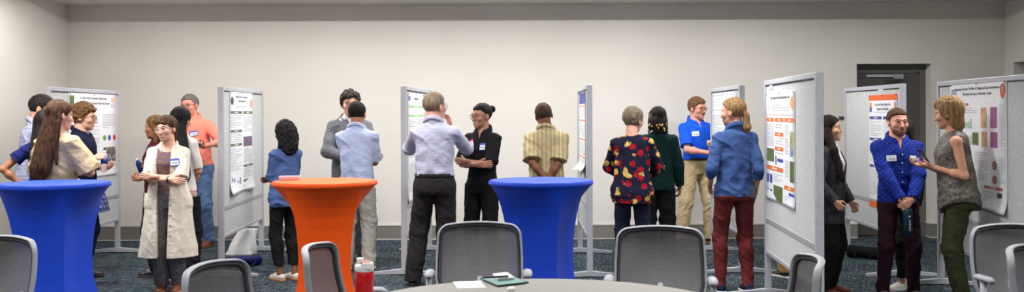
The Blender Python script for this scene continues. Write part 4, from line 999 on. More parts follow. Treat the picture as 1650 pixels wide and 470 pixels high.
# 1 man in striped shirt at far left
P.append(dict(id='striped_man', at=(46, 172), H=1.79, lean=9, yaw=124, head=(-22, 4, 0), label='person with short black hair and glasses in white and blue striped shirt, leftmost of all', skin=MD, glasses=(40, 36, 36), brow=(20, 16, 14),
    hair=short_hair(*BLK, nape=-.075), tops=[dict(name='shirt', m=stripes('shirt_stripe', (206, 209, 224), [(96, 104, 156)], 90, 2, .5), sleeve=.85, hem=.84, hang=.6)],
    R=dict(t=(-.18, -.20, 1.05), p=(-.6, .5, -.3), hd=(.4, -1, 0), hn=(0, 0, -1)), trousers=dict(m=M['charcoal'])))
# 2 woman behind the brown-haired woman, hand on hip
P.append(dict(id='navy_woman', at=(73, 180), H=1.64, sex='f', yaw=182, head=(-10, 5, 0), face=False, label='person with long black hair and navy top, hand on hip, mostly hidden behind brown-haired woman', skin=TN,
    hair=dict(kind='long', col=BLK, t=.014, down=.42, nape=-.1, ears=False, add=[('h', 'f', (0, .075, .0), (.02, .115, -.36), .075, .06, .5)]),
    tops=[dict(name='top', m=fabric('navy_top', (26, 34, 92)), sleeve=.55, hem=.88, hang=.3, collar=False, sr=.016)],
    L=dict(t=(.19, .03, 1.02), p=(.9, .35, 0), hd=(-.7, -.5, -.6), hn=(-.6, 0, .5)), trousers=dict(m=M['charcoal'])))
# 3 brown-haired woman in beige blouse
P.append(dict(id='beige_woman', at=(94, 190), H=1.72, sex='f', yaw=168, head=(-28, 6, 3), label='person with long brown hair in beige blouse seen from behind at blue table', skin=LT, brow=(70, 50, 36),
    hair=dict(kind='long', col=((34, 22, 17), (92, 62, 42)), t=.014, amp=.005, down=.58, nape=-.1, ears=False, add=[('t', 'f', (.0, .07, 1.60), (.055, .175, 1.17), .085, .095, .45), ('t', 'c', (-.05, .08, 1.56), (-.075, .13, 1.22), .03, .012), ('t', 'c', (.07, .03, 1.58), (.13, .14, 1.24), .035, .02)]),
    tops=[dict(name='blouse', m=fabric('beige_linen', (190, 170, 138), .08), sleeve=.98, hem=.90, hang=.9, sr=.038, collar=False, neck=(.085, .0), wr=.012, off=.016)],
    R=dict(t=(-.12, -.24, 1.12), p=(-.6, .3, -.5), hd=(.6, -.8, .1), hn=(0, 0, -1)), L=dict(t=(.10, -.26, 1.05), p=(.6, .3, -.5), hd=(-.6, -.8, 0), hn=(0, 0, -1)), trousers=dict(m=M['blk'], ease=.03, wide=.03)))
# 4 curly young man holding a bottle
P.append(dict(id='curly_man', at=(133, 165), H=1.70, yaw=92, head=(4, 6, 0), label='person with curly brown hair in navy polo, holding bottle before the far left poster', skin=LT, glasses=(44, 38, 34), brow=(70, 50, 30),
    hair=dict(kind='curly', col=((54, 36, 22), (134, 98, 62)), t=.024, amp=.010, fr=52, down=0, front=.060),
    tops=[dict(name='polo_shirt', m=fabric('navy_polo', (24, 28, 52)), sleeve=.7, hem=.90, hang=.5)],
    R=dict(t=(-.12, -.15, 1.22), p=(-.5, .5, -.8), hd=(.4, -1, .25), hn=(.8, 0, -.6), c=.9), L=dict(t=(.08, -.17, 1.12), p=(.5, .5, -.6), hd=(-.3, -1, 0), hn=(-.6, 0, .8), c=.7), trousers=dict(m=denim('dark_jeans', (30, 34, 54)))))
# 5 woman in profile, left
P.append(dict(id='profile_woman', at=(251, 161), H=1.59, sex='f', yaw=-88, head=(0, 3, 0), label='person with long brown to blonde hair in profile, dark red top, facing left', skin=TN, brow=(30, 22, 18),
    hair=dict(kind='long', col=((34, 24, 20), (150, 112, 66)), t=.013, down=.30, nape=-.1, ears=False, front=.066, add=[('t', 'f', (0, .07, 1.60), (0, .15, 1.27), .080, .075, .6), ('hx', 'c', (.06, .03, .0), (.075, .02, -.22), .035, .02)]),
    tops=[dict(name='top', m=fabric('maroon_top', (74, 24, 36)), sleeve=.5, hem=.90, hang=.3, collar=False)],
    R=dict(t=(-.10, -.13, 1.15), p=(-.5, .5, -.7), hd=(.4, -.8, .3), hn=(.6, .2, .7), c=1.0), L=dict(t=(.09, -.15, 1.06), p=(.5, .5, -.7), hd=(-.2, -.9, .2), hn=(-.8, 0, .2), c=1.0),
    trousers=dict(m=M['blk'], ease=.02), shoe=dict(m=M['blackshoe'], sole=M['greyshoe'], laces=M['offwhite'])))
# 6 woman in long white shirt dress, arms crossed
M['linen'] = fabric('white_linen', (206, 199, 186), .04)
P.append(dict(id='dress_woman', at=(271, 178), H=1.585, sex='f', yaw=6, head=(-24, 2, -5), smile=2, label='person in long open white shirt dress over grey jumpsuit, clear glasses, arms crossed', skin=LT, glasses=(196, 188, 196), brow=(74, 52, 40), lip=(176, 90, 84), res=.005,
    hair=dict(kind='short', col=((40, 27, 21), (92, 64, 48)), t=.016, amp=.005, down=.06, front=.040, side=-.02, nape=-.14, ears=True, fn=.02, add=[('h', 'f', (0, .07, -.05), (0, .075, -.13), .055, .04, .6)]),
    tops=[dict(name='undershirt', m=fabric('mauve_top', (116, 92, 92)), sleeve='none', hem=.96, collar=False, neck=(.085, -.06), off=.006, wr=.004),
          dict(name='shirt_dress', m=M['linen'], sleeve=.95, hem=.36, hang=.8, flare=.145, sr=.022, off=.016, ch=-.022, cg=.045, open=(.02, .30, -.02, .048), wr=.012, vert=True, buttons=[(.045, .98), (.055, .88), (.055, .78), (.06, .68), (.06, .58), (.05, 1.2), (.055, 1.32)], bm=M['button'])],
    tags=[dict(x=.09, z=1.30, w=.08, h=.07)],
    R=dict(t=(.065, -.245, 1.135), p=(-.8, .0, -.8), hd=(1, -.15, -.12), hn=(0, 1, -.15), c=.25), L=dict(t=(-.085, -.215, 1.165), p=(.8, .0, -.8), hd=(-1, .1, .05), hn=(0, 1, 0), c=.3),
    trousers=dict(m=photo_mat('grey_print_cloth', [(64, 64, 68), (96, 96, 100), (140, 140, 142)], 70), ease=.022, waist=1.14, wide=.004, off=.004, keep=True), fL=(.085, 0, math.radians(10)), fR=(-.07, 0, math.radians(-12)), shoe=dict(m=M['brownshoe'], sole=M['tansole'], kind='slip')))
# 7 woman with waist-long black hair
P.append(dict(id='black_hair_woman', at=(291, 166), H=1.665, build=.92, sh=.140, sex='f', yaw=172, head=(0, 3, 0), face=False, label='person with waist-long straight black hair seen from behind, white top with red hem', skin=MD,
    hair=dict(kind='long', col=((10, 9, 10), (34, 30, 32)), t=.018, down=.62, nape=-.12, ears=False, add=[('t', 'f', (0, .06, 1.61), (-.085, .175, 1.08), .088, .105, .5)]),
    tops=[dict(name='top', m=None, sleeve=.9, hem=.84, hang=.6, collar=False, sr=.008)], R=dict(t=(-.06, -.26, 1.12), p=(-.3, .2, -1)), L=dict(t=(.06, -.26, 1.12), p=(.3, .2, -1)),
    trousers=dict(m=M['blk'], ease=.03, wide=.02), shoe=dict(m=M['greyshoe'], sole=M['offwhite'])))
t = NT('white_red_hem', .9, spec=.15); zz = t.sep()[2]; f_ = t.math('FRACT', t.math('MULTIPLY', zz, 55.0)); lo_ = t.math('LESS_THAN', zz, .875)
t.col(t.mix(t.math('MULTIPLY', t.math('LESS_THAN', f_, .5), lo_), (220, 214, 210), (206, 84, 80))); P[-1]['tops'][0]['m'] = t.m
# 8 man in salmon polo
P.append(dict(id='salmon_man', at=(317, 133), H=1.84, roll=-7, yaw=-6, head=(-8, 0, 0), label='person with grey hair and glasses in salmon polo and jeans, holding phone', skin=(220, 150, 126), glasses=(30, 26, 26), brow=(80, 60, 50), lip=(160, 90, 80), build=1.12, belly=.02,
    hair=short_hair((70, 62, 56), (130, 122, 114), front=.082, nape=-.06), tops=[dict(name='polo_shirt', m=fabric('salmon_pique', (240, 134, 114), .05), sleeve=.88, hem=.92, hang=.6, sr=.02, open=(.14, 1.38, 0, .004))],
    tags=[dict(x=.065, z=1.305)], L=dict(t=(.205, -.24, 1.14), p=(.9, .3, -.6), hd=(-.25, -.9, .35), hn=(-.3, .2, .9), c=.9), R=dict(t=(-.12, -.26, 1.12), p=(-.7, .3, -.5)),
    fL=(.12, .02, math.radians(30)), trousers=dict(m=denim('blue_jeans', (84, 108, 148)), ease=.02, waist=.99), shoe=dict(m=M['brownshoe'], sole=M['brownshoe'])))
# 9 woman in denim shirt by the orange table
P.append(dict(id='wavy_woman', at=(459, 166), H=1.525, sex='f', yaw=-134, head=(4, 3, 0), face=False, label='person with wavy black bob in blue denim shirt and black trousers beside orange table', skin=BRN,
    hair=dict(kind='curly', col=((12, 11, 12), (40, 36, 37)), t=.028, amp=.010, fr=34, down=.16, nape=-.15, ears=False, side=-.12, front=.062, add=[('h', 'f', (0, .055, -.02), (0, .065, -.13), .115, .105, .8)]),
    tops=[dict(name='denim_shirt', m=denim('chambray', (66, 88, 136)), sleeve=.98, hem=.82, hang=.8, sr=.022, flare=.08, wr=.012, off=.012, hemf=.04)],
    L=dict(t=(-.02, -.25, 1.10), p=(.25, .2, -1), hd=(-1, 0, 0), hn=(0, 1, 0)), R=dict(t=(.02, -.27, 1.10), p=(-.25, .2, -1), hd=(1, 0, 0), hn=(0, 1, 0)),
    fL=(.09, .0, math.radians(44)), fR=(-.06, .06, math.radians(36)), trousers=dict(m=M['blk'], ease=.010, hem=.17), shoe=dict(m=M['whiteshoe'], sole=M['tansole'], kind='slip', top=.06)))
# 10 man in grey blazer, mostly behind the man in pale blue shirt
P.append(dict(id='blazer_man', at=(564, 147), H=1.84, yaw=14, head=(0, 3, 0), label='person with dark curly hair in grey blazer, face hidden behind man in pale blue shirt', skin=LT, brow=(30, 22, 18),
    hair=dict(kind='curly', col=((24, 20, 20), (66, 56, 52)), t=.022, amp=.011, fr=48, down=0, front=.068),
    tops=[dict(name='shirt', m=fabric('white_shirt_cloth', (226, 226, 228), .03), sleeve='none', hem=.95, off=.008, collar=False), dict(name='blazer', m=fabric('grey_tweed', (100, 100, 106), .12), sleeve='long', hem=.84, hang=.7, sr=.022, off=.024, open=(.16, 1.22, 0, .005), collar=True)],
    R=dict(t=(-.06, -.28, 1.08), p=(-.9, .3, -.4), hd=(1, -.2, .2), hn=(0, .6, -.8)), L=dict(t=(.06, -.22, 1.40), p=(.7, 0, -1), hd=(-.3, .1, 1), hn=(-.4, .8, 0), c=.6),
    trousers=dict(m=fabric('grey_trouser', (92, 92, 96)), ease=.02), fL=(.12, 0, math.radians(55)), shoe=dict(m=M['blackshoe'])))
# 11 man in pale blue short sleeve shirt
P.append(dict(id='paleblue_man', at=(575, 157), H=1.72, yaw=176, head=(4, 6, 0), face=False, label='person with black hair in pale blue short-sleeved shirt seen from behind, arms crossed', skin=TN,
    hair=short_hair(*BLK, nape=-.085), tops=[dict(name='shirt', m=stripes('fine_blue_check', (200, 210, 236), [(168, 182, 222)], 130, 2, .5), sleeve=.92, hem=.86, hang=.6, sr=.014, wr=.011)],
    R=dict(t=(.06, -.21, 1.13), p=(-1, .15, -.8), hd=(1, 0, 0), hn=(0, 1, 0)), L=dict(t=(-.08, -.25, 1.16), p=(.4, .1, -1), hd=(-1, 0, .1), hn=(0, 1, 0)),
    fR=(-.12, -.03, math.radians(-28)), trousers=dict(m=fabric('stone_chino', (182, 180, 170), .06), ease=.024), shoe=dict(m=M['whiteshoe'], sole=M['offwhite'])))
# 12 man raising both hands
P.append(dict(id='raising_man', at=(700, 172), H=1.79, yaw=178, head=(-34, -2, 0), label='person with grey-brown hair in blue-grey dress shirt and black trousers, both hands raised', skin=LT, glasses=(60, 50, 46), build=1.06, brow=(90, 76, 66),
    hair=short_hair((92, 76, 62), (150, 134, 116), nape=-.075, front=.08), tops=[dict(name='dress_shirt', m=stripes('shirt_fine_check', (190, 192, 210), [(166, 170, 198)], 140, 0, .5), sleeve='long', hem=1.0, hang=.45, sr=.014, wr=.011)],
    L=dict(t=(.115, -.23, 1.44), p=(.75, .1, -1), hd=(-.2, -.1, 1), hn=(-.7, .5, 0), c=.5), R=dict(t=(-.125, -.23, 1.43), p=(-.8, .1, -1), hd=(.2, -.1, 1), hn=(.7, .5, 0), c=.5),
    fL=(.20, -.04, math.radians(12)), fR=(-.10, .02, math.radians(-8)), trousers=dict(m=M['charcoal'], ease=.03, waist=1.02, belt=M['beltblack'], hem=.04)))
# 13 woman in black shirt with bun
P.append(dict(id='bun_woman', at=(777, 162), H=1.70, sex='f', yaw=-24, head=(-26, 2, 0), label='person in black collared shirt with dark hair bun and glasses, arms crossed', skin=(186, 136, 112), glasses=(50, 40, 36), brow=(24, 18, 16), lip=(150, 82, 74), gaze=-.6, res=.005,
    hair=dict(kind='bun', k=.008, col=BLK, t=.008, down=0, front=.070, side=.0, nape=-.06, add=[('h', 'e', (.0, .132, .062), (.038, .034, .036))]),
    tops=[dict(name='shirt', m=fabric('black_shirt', (26, 25, 28), .15), sleeve=.92, hem=.93, hang=.4, sr=.026, open=(.35, 1.38, 0, 0), buttons=[(0, 1.3), (0, 1.22)], bm=M['dark'])],
    tags=[dict(x=.06, z=1.315, w=.055, h=.07, m='tagblue'), dict(x=-.075, z=1.345, w=.06, h=.07, m='tagpink', tilt=.5)],
    R=dict(t=(.06, -.235, 1.135), p=(-.9, .0, -.7), hd=(1, -.1, .1), hn=(0, 1, 0), c=.3), L=dict(t=(-.095, -.20, 1.17), p=(.9, .0, -.8), hd=(-1, .1, 0), hn=(0, 1, 0), c=.3), trousers=dict(m=M['blk'], ease=.02)))
M['tagpink'] = plain('tag_pink', (224, 90, 150), .6)
# 14 man in striped camp shirt, hands behind his back
P.append(dict(id='camp_man', at=(880, 160), H=1.70, yaw=178, head=(8, 6, 9), face=False, roll=0, label='person with cropped hair in beige striped shirt, hands clasped behind the back', skin=BRN, build=1.05,
    hair=short_hair((44, 34, 28), (84, 66, 56), nape=-.085, t_=0), tops=[dict(name='camp_shirt', m=stripes('camp_stripe', (186, 172, 132), [(146, 150, 118), (200, 156, 108), (208, 198, 164), (146, 130, 104)], 96, 0, .5), sleeve=.88, hem=.86, hang=.8, sr=.026, off=.012, wr=.010, slf=.8)],
    R=dict(t=(.02, .18, .93), p=(-1, .35, 0), hd=(1, .1, -.15), hn=(0, 1, 0), c=.5), L=dict(t=(-.02, .21, .96), p=(1, .35, 0), hd=(-.9, .1, -.4), hn=(0, -1, 0), c=.5), trousers=dict(m=M['charcoal'])))
P[-1]['hair']['t'] = .006
# 15 woman in floral top
t = NT('floral_knit', .9, spec=.15)
def vor(scale, seed):
    q = t.n.new('ShaderNodeTexVoronoi'); q.inputs['Scale'].default_value = scale
    t.l.new(t.map((1, .6, 1), src=None) if not seed else t.map((1, .6, 1), (0, 0, .6+seed)), q.inputs['Vector']); return q.outputs['Distance'], q.outputs['Color']
d1_, c1_ = vor(12, 0); d2_, c2_ = vor(10.5, 1.7); nn = t.noise(55, detail=2)
r1_ = t.math('LESS_THAN', t.math('ADD', d1_, t.math('MULTIPLY', t.math('SUBTRACT', nn, .5), .6)), .365); r2_ = t.math('LESS_THAN', t.math('ADD', d2_, t.math('MULTIPLY', t.math('SUBTRACT', nn, .5), .65)), .30)
redc = t.mix(t.noise(90), (96, 12, 26), (190, 30, 44)); yel = t.mix(t.noise(90), (190, 140, 50), (236, 208, 118))
t.col(t.mix(r2_, t.mix(r1_, (26, 28, 50), redc), yel)); M['floral'] = t.m
P.append(dict(id='floral_woman', at=(1018, 168), H=1.65, sex='f', yaw=168, head=(-24, 10, 0), label='person with short grey-blonde hair in navy floral top and dark jeans', skin=LT, glasses=(60, 50, 50), build=1.18, sh=.172,
    hair=dict(kind='short', col=((82, 72, 58), (144, 130, 108)), t=.020, amp=.006, down=0, nape=-.095, side=-.05, ears=False), tops=[dict(name='floral_top', m=M['floral'], sleeve='long', hem=.79, hang=.8, sr=.022, flare=.04, collar=False, neck=(.078, .0), off=.018)],
    R=dict(t=(-.10, -.25, 1.02), p=(-1, .3, -.2), hd=(.6, -.8, .1), hn=(0, 0, -1)), L=dict(t=(.08, -.25, 1.02), p=(1, .3, -.2), hd=(-.6, -.8, 0), hn=(0, 0, -1)), trousers=dict(m=denim('navy_jeans', (30, 34, 52)), ease=.016)))
# 16 person with beaded braids
P.append(dict(id='braids', at=(1060, 152), H=1.655, sex='f', yaw=176, head=(8, 6, 0), face=False, label='person with beaded black braids in dark green sweater, seen from behind', skin=BRN, sh=.17,
    hair=dict(kind='long', col=((12, 10, 10), (40, 34, 32)), t=.018, amp=.007, down=.03, nape=-.12, side=-.08, ears=False), tops=[dict(name='sweater', m=fabric('dark_green_knit', (14, 40, 42), .15), sleeve='long', hem=.84, hang=.85, sr=.028, off=.018, collar=False, neck=(.075, .02))],
    R=dict(t=(-.25, -.08, .86), p=(-.4, 1, 0), hd=(0, -.15, -1), hn=(1, 0, 0), c=.6), L=dict(t=(.1, -.25, 1.1), p=(.8, .3, -.4)), trousers=dict(m=M['blk'], ease=.03, wide=.01)))
# 17 man in bright blue polo
P.append(dict(id='polo_man', at=(1122, 130.5), H=1.78, yaw=22, head=(18, 4, 0), label='person with moustache and glasses in bright blue polo and khaki trousers', skin=(224, 160, 140), glasses=(50, 40, 36), brow=(74, 50, 34), gaze=.5, res=.005,
    hair=dict(kind='curly', col=((70, 48, 32), (128, 94, 66)), t=.014, amp=.007, fr=50, down=0, front=.066), beard=dict(col=((60, 36, 24), (110, 70, 48))),
    tops=[dict(name='polo_shirt', m=fabric('royal_pique', (24, 84, 214), .06), sleeve=.82, hem=1.01, hang=.5, sr=.020, open=(.16, 1.37, 0, .004))], tags=[dict(x=-.085, z=1.325, m='tagwhite')],
    R=dict(t=(-.005, -.27, 1.10), p=(-.9, .3, -.5), hd=(.9, -.4, .15), hn=(0, .7, .6), c=.7), L=dict(t=(.09, -.27, 1.20), p=(.9, .2, -.6), hd=(-.8, -.4, 0), hn=(0, .9, .4), c=.8),
    fR=(-.24, -.06, math.radians(-20)), fL=(.13, -.14, math.radians(10)), trousers=dict(m=fabric('khaki', (170, 152, 118), .08), ease=.026, waist=1.03, belt=M['beltblack']), shoe=dict(m=M['brownshoe'], sole=M['tansole'])))
# 18 blonde woman in denim shirt and maroon jeans
P.append(dict(id='ponytail_woman', at=(1183, 180), H=1.73, sex='f', yaw=184, head=(48, 2, 0), label='person with blonde ponytail in blue denim shirt and maroon jeans, seen from behind', skin=(214, 160, 132), brow=(120, 90, 60), sh=.160, build=1.04, res=.005,
    hair=dict(kind='pony', col=((84, 62, 40), (156, 124, 84)), t=.012, down=.12, front=.076, side=.0, nape=-.07, add=[('h', 'e', (-.005, .112, -.015), (.02, .02, .025)), ('h', 'c', (-.005, .122, -.03), (-.015, .115, -.13), .026, .034), ('h', 'c', (-.015, .115, -.13), (-.03, .10, -.20), .034, .014)]),
    tops=[dict(name='denim_shirt', m=denim('chambray_bright', (54, 78, 128)), sleeve=1.35, hem=.865, hang=.6, sr=.014, off=.010, wr=.012, flare=.02)],
    R=dict(t=(-.195, -.02, .89), p=(-.25, 1, 0), hd=(.15, -.25, -1), hn=(1, 0, 0), c=.6), L=dict(t=(.20, -.10, .95), p=(.35, 1, -.1), hd=(-.2, -.8, -.5), hn=(-1, 0, 0), c=.5),
    fL=(.14, 0, math.radians(14)), fR=(-.10, .04, math.radians(-6)), trousers=dict(m=denim('maroon_denim', (96, 34, 34), (130, 56, 54)), ease=.008, waist=.99, wr=.010), shoe=dict(m=M['navyshoe'], sole=M['offwhite'], laces=M['offwhite'])))
# 19 person behind the tall near board
P.append(dict(id='hidden_man', at=(1276, 165), H=1.66, yaw=200, face=False, label='person mostly hidden behind the tall near poster board, only khaki trouser legs showing', skin=LT, hair=short_hair((60, 44, 32), (100, 80, 60)),
    tops=[dict(name='shirt', m=fabric('grey_shirt', (120, 120, 124)), sleeve=.8, hem=.88)], trousers=dict(m=fabric('tan_chino', (150, 112, 70)), ease=.024), shoe=dict(m=M['greyshoe'], sole=M['offwhite'])))
# 20 woman in pinstripe blazer
P.append(dict(id='pinstripe_woman', at=(1338, 183), H=1.57, sex='f', yaw=56, head=(8, -3, 0), label='person with long black hair in dark pinstripe blazer, beside the tall near board', skin=(216, 166, 140), brow=(26, 20, 18), lip=(186, 96, 90), gaze=.3, sh=.152, res=.005,
    hair=dict(kind='long', col=((14, 11, 11), (44, 34, 32)), t=.012, down=.50, nape=-.1, ears=False, front=.080, side=-.03, fn=.0, add=[('t', 'f', (0, .06, 1.60), (-.03, .185, 1.12), .080, .10, .55), ('t', 'c', (-.075, .01, 1.60), (-.125, -.06, 1.42), .036, .045), ('t', 'c', (-.125, -.06, 1.42), (-.12, -.15, 1.14), .045, .028), ('t', 'c', (-.095, .06, 1.52), (-.135, .075, 1.16), .05, .045), ('t', 'c', (.07, .02, 1.58), (.11, -.02, 1.28), .03, .02)]),
    tops=[dict(name='shirt', m=fabric('white_blouse', (224, 222, 226), .03), sleeve='none', hem=.92, off=.006, open=(.3, 1.36, 0, 0)), dict(name='blazer', m=stripes('pinstripe', (58, 56, 59), [(88, 86, 92)], 45, 0, .12), sleeve='long', hem=.70, hang=.7, sr=.022, off=.022, open=(.16, .98, .0, .02), collar=False, neck=(.07, -.0))],
    R=dict(t=(-.20, -.10, .93), p=(-.6, 1, 0), hd=(.3, -.6, -.7), hn=(.9, .2, 0), c=.7), L=dict(t=(.20, -.14, .90), p=(.6, 1, 0), hd=(-.1, -.5, -.8), hn=(-1, 0, 0), c=.7), trousers=dict(m=M['blk'], ease=.016), shoe=dict(m=M['redshoe'], sole=M['redshoe'], kind='slip')))
# 21 man in dark blue shirt holding bottle
t = NT('dotted_blue', .85, spec=.15); x, y, z = t.sep(); hx = t.math('SUBTRACT', t.math('FRACT', t.math('MULTIPLY', t.math('ADD', x, z), 24.0)), .5); hz = t.math('SUBTRACT', t.math('FRACT', t.math('MULTIPLY', t.math('SUBTRACT', x, z), 24.0)), .5)
dd = t.math('ADD', t.math('MULTIPLY', hx, hx), t.math('MULTIPLY', hz, hz)); t.col(t.mix(t.math('LESS_THAN', dd, .008), t.mix(t.noise(40), (12, 30, 110), (26, 52, 150)), (104, 124, 196))); M['dotblue'] = t.m
P.append(dict(id='dotted_man', at=(1446, 187), H=1.63, yaw=-3, head=(4, 1, 0), label='person with short brown hair and beard in dark blue dotted shirt, holding teal bottle', skin=(224, 166, 146), brow=(70, 46, 34), lip=(176, 104, 96), build=1.0, gaze=.4, res=.005, sh=.185, hsc=1.07,
    hair=dict(kind='short', col=((50, 33, 24), (100, 70, 48)), t=.010, amp=.004, down=0, front=.088, side=-.01), beard=dict(full=True, t=.0035, col=((96, 60, 44), (140, 96, 72))),
    tops=[dict(name='shirt', m=M['dotblue'], sleeve='long', hem=.885, hang=.8, sr=.022, open=(.42, 1.37, 0, 0), buttons=[(0, 1.335), (0, 1.255), (0, 1.17), (0, 1.08), (0, .99)], bm=M['buttonw'], wr=.011)], tags=[dict(x=-.095, z=1.30, w=.085, h=.056, m='tagwhite', tilt=.08), dict(x=.10, z=1.30, w=.06, h=.045, m='tagwhite', tilt=-.1)],
    R=dict(t=(-.035, -.235, .905), p=(-1, .25, 0), hd=(.45, -.1, -.9), hn=(.3, .9, -.1), c=.5), L=dict(t=(.050, -.255, .915), p=(1, .25, 0), hd=(-.75, .0, -.6), hn=(0, 1, 0), c=.55),
    trousers=dict(m=fabric('plum_cloth', (42, 20, 31), .12), ease=.012), fR=(-.13, 0, math.radians(-18)), fL=(.15, 0, math.radians(18)), shoe=dict(m=M['greyshoe'], sole=M['dark'])))
# 22 woman behind the man in dark blue
P.append(dict(id='white_shoe_woman', at=(1453, 177), H=1.53, sex='f', yaw=-66, head=(-45, 0, 0), face=False, label='person mostly hidden behind man in dotted shirt, black hair, white sneakers showing', skin=MD,
    hair=dict(kind='long', col=BLK, t=.014, down=.24, nape=-.1, ears=False, add=[('h', 'f', (0, .08, -.02), (0, .09, -.20), .07, .05, .6)]), tops=[dict(name='top', m=M['blk'], sleeve='long', hem=.88)],
    fL=(.08, -.12, 0), fR=(-.08, .16, math.radians(-5)), trousers=dict(m=M['blk'], ease=.006, hem=.13), shoe=dict(m=M['whiteshoe'], sole=M['offwhite'], laces=M['offwhite'], st=.016)))
# 23 woman in sleeveless blouse
P.append(dict(id='sleeveless_woman', at=(1543, 198), H=1.72, sex='f', bare=True, ar=.80, lean=5, yaw=-108, head=(-20, 6, 0), label='person with blonde bob in sleeveless patterned blouse and olive trousers, holding phone', skin=(214, 158, 130), brow=(110, 84, 60), build=1.12, res=.005,
    hair=dict(kind='short', col=((92, 68, 42), (172, 138, 94)), t=.018, amp=.006, down=.06, nape=-.135, side=-.10, front=.066, ears=False, add=[('h', 'f', (0, .045, -.02), (0, .045, -.085), .082, .072, .8)]),
    tops=[dict(name='blouse', m=photo_mat('paisley_cloth', [(44, 40, 38), (78, 72, 68), (122, 114, 106), (60, 54, 52)], 60), sleeve='none', hem=.80, hang=.8, flare=.08, off=.012, collar=False, neck=(.070, .015), wr=.012, hemw=.12)],
    L=dict(t=(.10, -.17, 1.19), p=(.4, .6, -.9), hd=(-.3, -1, .25), hn=(-.3, 0, .9), c=.45), R=dict(t=(-.05, -.22, 1.20), p=(-.6, .4, -.8), hd=(.2, -1, .2), hn=(.3, 0, .9), c=.45),
    trousers=dict(m=fabric('olive_twill', (56, 58, 38), .1), ease=.012), shoe=dict(m=M['blackshoe'])))
FIG = {}
for sp in P:
    FIG[sp['id']] = make_person(sp)
# ------------------------------------------------------------------ things held in hands
def held(fig, side, name, label, cat, off=(0, 0, 0), rot=(0, 0, 0)):
    F = FIG.get(fig)
    if F is None: return None
    a = F.arms[0 if side == 'R' else 1]; p = a['W']+a['hd']*.085+a['hn']*.03+V(*off)
    o = empty(name, world_pt(F, p)); o.rotation_euler = (math.radians(rot[0]), math.radians(rot[1]), F.root.rotation_euler.z+math.radians(rot[2])); tag(o, label, cat); return o
M['teal'] = plain('bottle_teal', (16, 50, 68), .45)
o = held('dotted_man', 'R', 'water_bottle', 'dark teal water bottle with white lettering held low by man in dotted shirt', 'bottle', off=(.012, -.02, -.12))
if o:
    MB().lathe([(.030, -.125), (.037, -.122), (.038, .07), (.034, .10), (.026, .112)], n=32).build('bottle_body', M['teal'], o, True)
    MB().lathe([(.027, .110), (.028, .128), (.024, .132)], n=24).build('cap', M['dark'], o, True)
    q = text_mesh('hydrapeak', .022, 'lettering', M['white'], o, 0, 0, 0); q.location = (0.004, -.0392, -.03); q.rotation_euler = (math.pi/2, -math.pi/2, 0)
    em = MB().lathe([(.008, .0386), (.008, .0396)], n=16).build('emblem', M['white'], o); em.rotation_euler = (math.pi/2, 0, 0); em.location = (0.002, 0, .045)
def phone(fig, side, label, rot, off=(0, 0, 0)):
    o = held(fig, side, 'mobile_phone', label, 'phone', off, rot)
    if o:
        MB().box(-.036, .036, -.075, .075, -.004, .004).build('phone_body', M['phone'], o, bevel=.003)
        MB().box(-.032, .032, -.07, .07, .004, .0046).build('screen', plain('screen_glass', (40, 44, 54), .1), o)
phone('salmon_man', 'L', 'black phone held by man in salmon polo', (20, 0, 20))
phone('sleeveless_woman', 'L', 'dark phone held by woman in sleeveless blouse', (-55, 0, 20), (0, 0, .045))
M['capblue'] = plain('cap_blue', (30, 100, 200), .4)
o = held('curly_man', 'R', 'drink_bottle', 'clear drink bottle with blue label held by curly-haired man', 'bottle', off=(.02, -.01, -.03), rot=(0, 8, 0))
if o:
    MB().lathe([(.028, -.11), (.032, -.105), (.032, .03), (.026, .06), (.014, .08)], n=24).build('bottle_body', M['clear'], o, True)
    MB().lathe([(.0328, -.03), (.0328, .045)], n=24).build('bottle_label', M['capblue'], o, True)
    MB().lathe([(.014, .078), (.014, .098)], n=16).build('cap', M['white'], o, True)
o = held('profile_woman', 'R', 'drink_bottle', 'small dark drink bottle held by woman in profile at left', 'bottle', off=(0, -.01, 0), rot=(20, 0, 0))
if o:
    MB().lathe([(.024, -.07), (.027, -.065), (.027, .03), (.012, .06)], n=24).build('bottle_body', M['navycloth'], o, True)
    MB().lathe([(.013, .058), (.013, .08)], n=16).build('cap', M['white'], o, True)
o = held('polo_man', 'L', 'plastic_cup', 'clear plastic cup held by man in bright blue polo', 'cup', off=(0, -.01, -.03))
if o: 
    MB().lathe([(.024, -.05), (.034, .05), (.036, .052)], n=24).build('cup_wall', M['clear'], o, True)
    MB().lathe([(.0355, .05), (.0365, .053), (.0355, .056)], n=24).build('cup_rim', M['white'], o, True)
def watch(fig, side, m1, m2):
    F = FIG.get(fig)
    if F is None: return
    a = F.arms[0 if side == 'R' else 1]; u = nrm(a['W']-a['E']); p = a['W']-u*.012; e1 = nrm(np.cross(u, V(.1, .3, .9))); e2 = np.cross(u, e1)
    mb = MB().tube([F.loc(F.Ti(p+(e1*math.cos(t)+e2*math.sin(t))*.0265)) for t in np.linspace(0, 6.2832, 20, False)], .005, 8, True); b = mb.build('wristwatch', m1, F.root, True)
    c = F.loc(F.Ti(p-V(0, 1, 0)*.030)); MB().lathe([(.010, 0), (.0105, .003), (.009, .005)], n=20).build('watch_face', m2, b, True); b.children[0].location = c; b.children[0].rotation_euler = (math.pi/2, 0, 0)
watch('dotted_man', 'R', M['silver'], M['dark']); watch('dress_woman', 'R', M['dark'], M['dark']); watch('dotted_man', 'L', M['dark'], M['dark'])
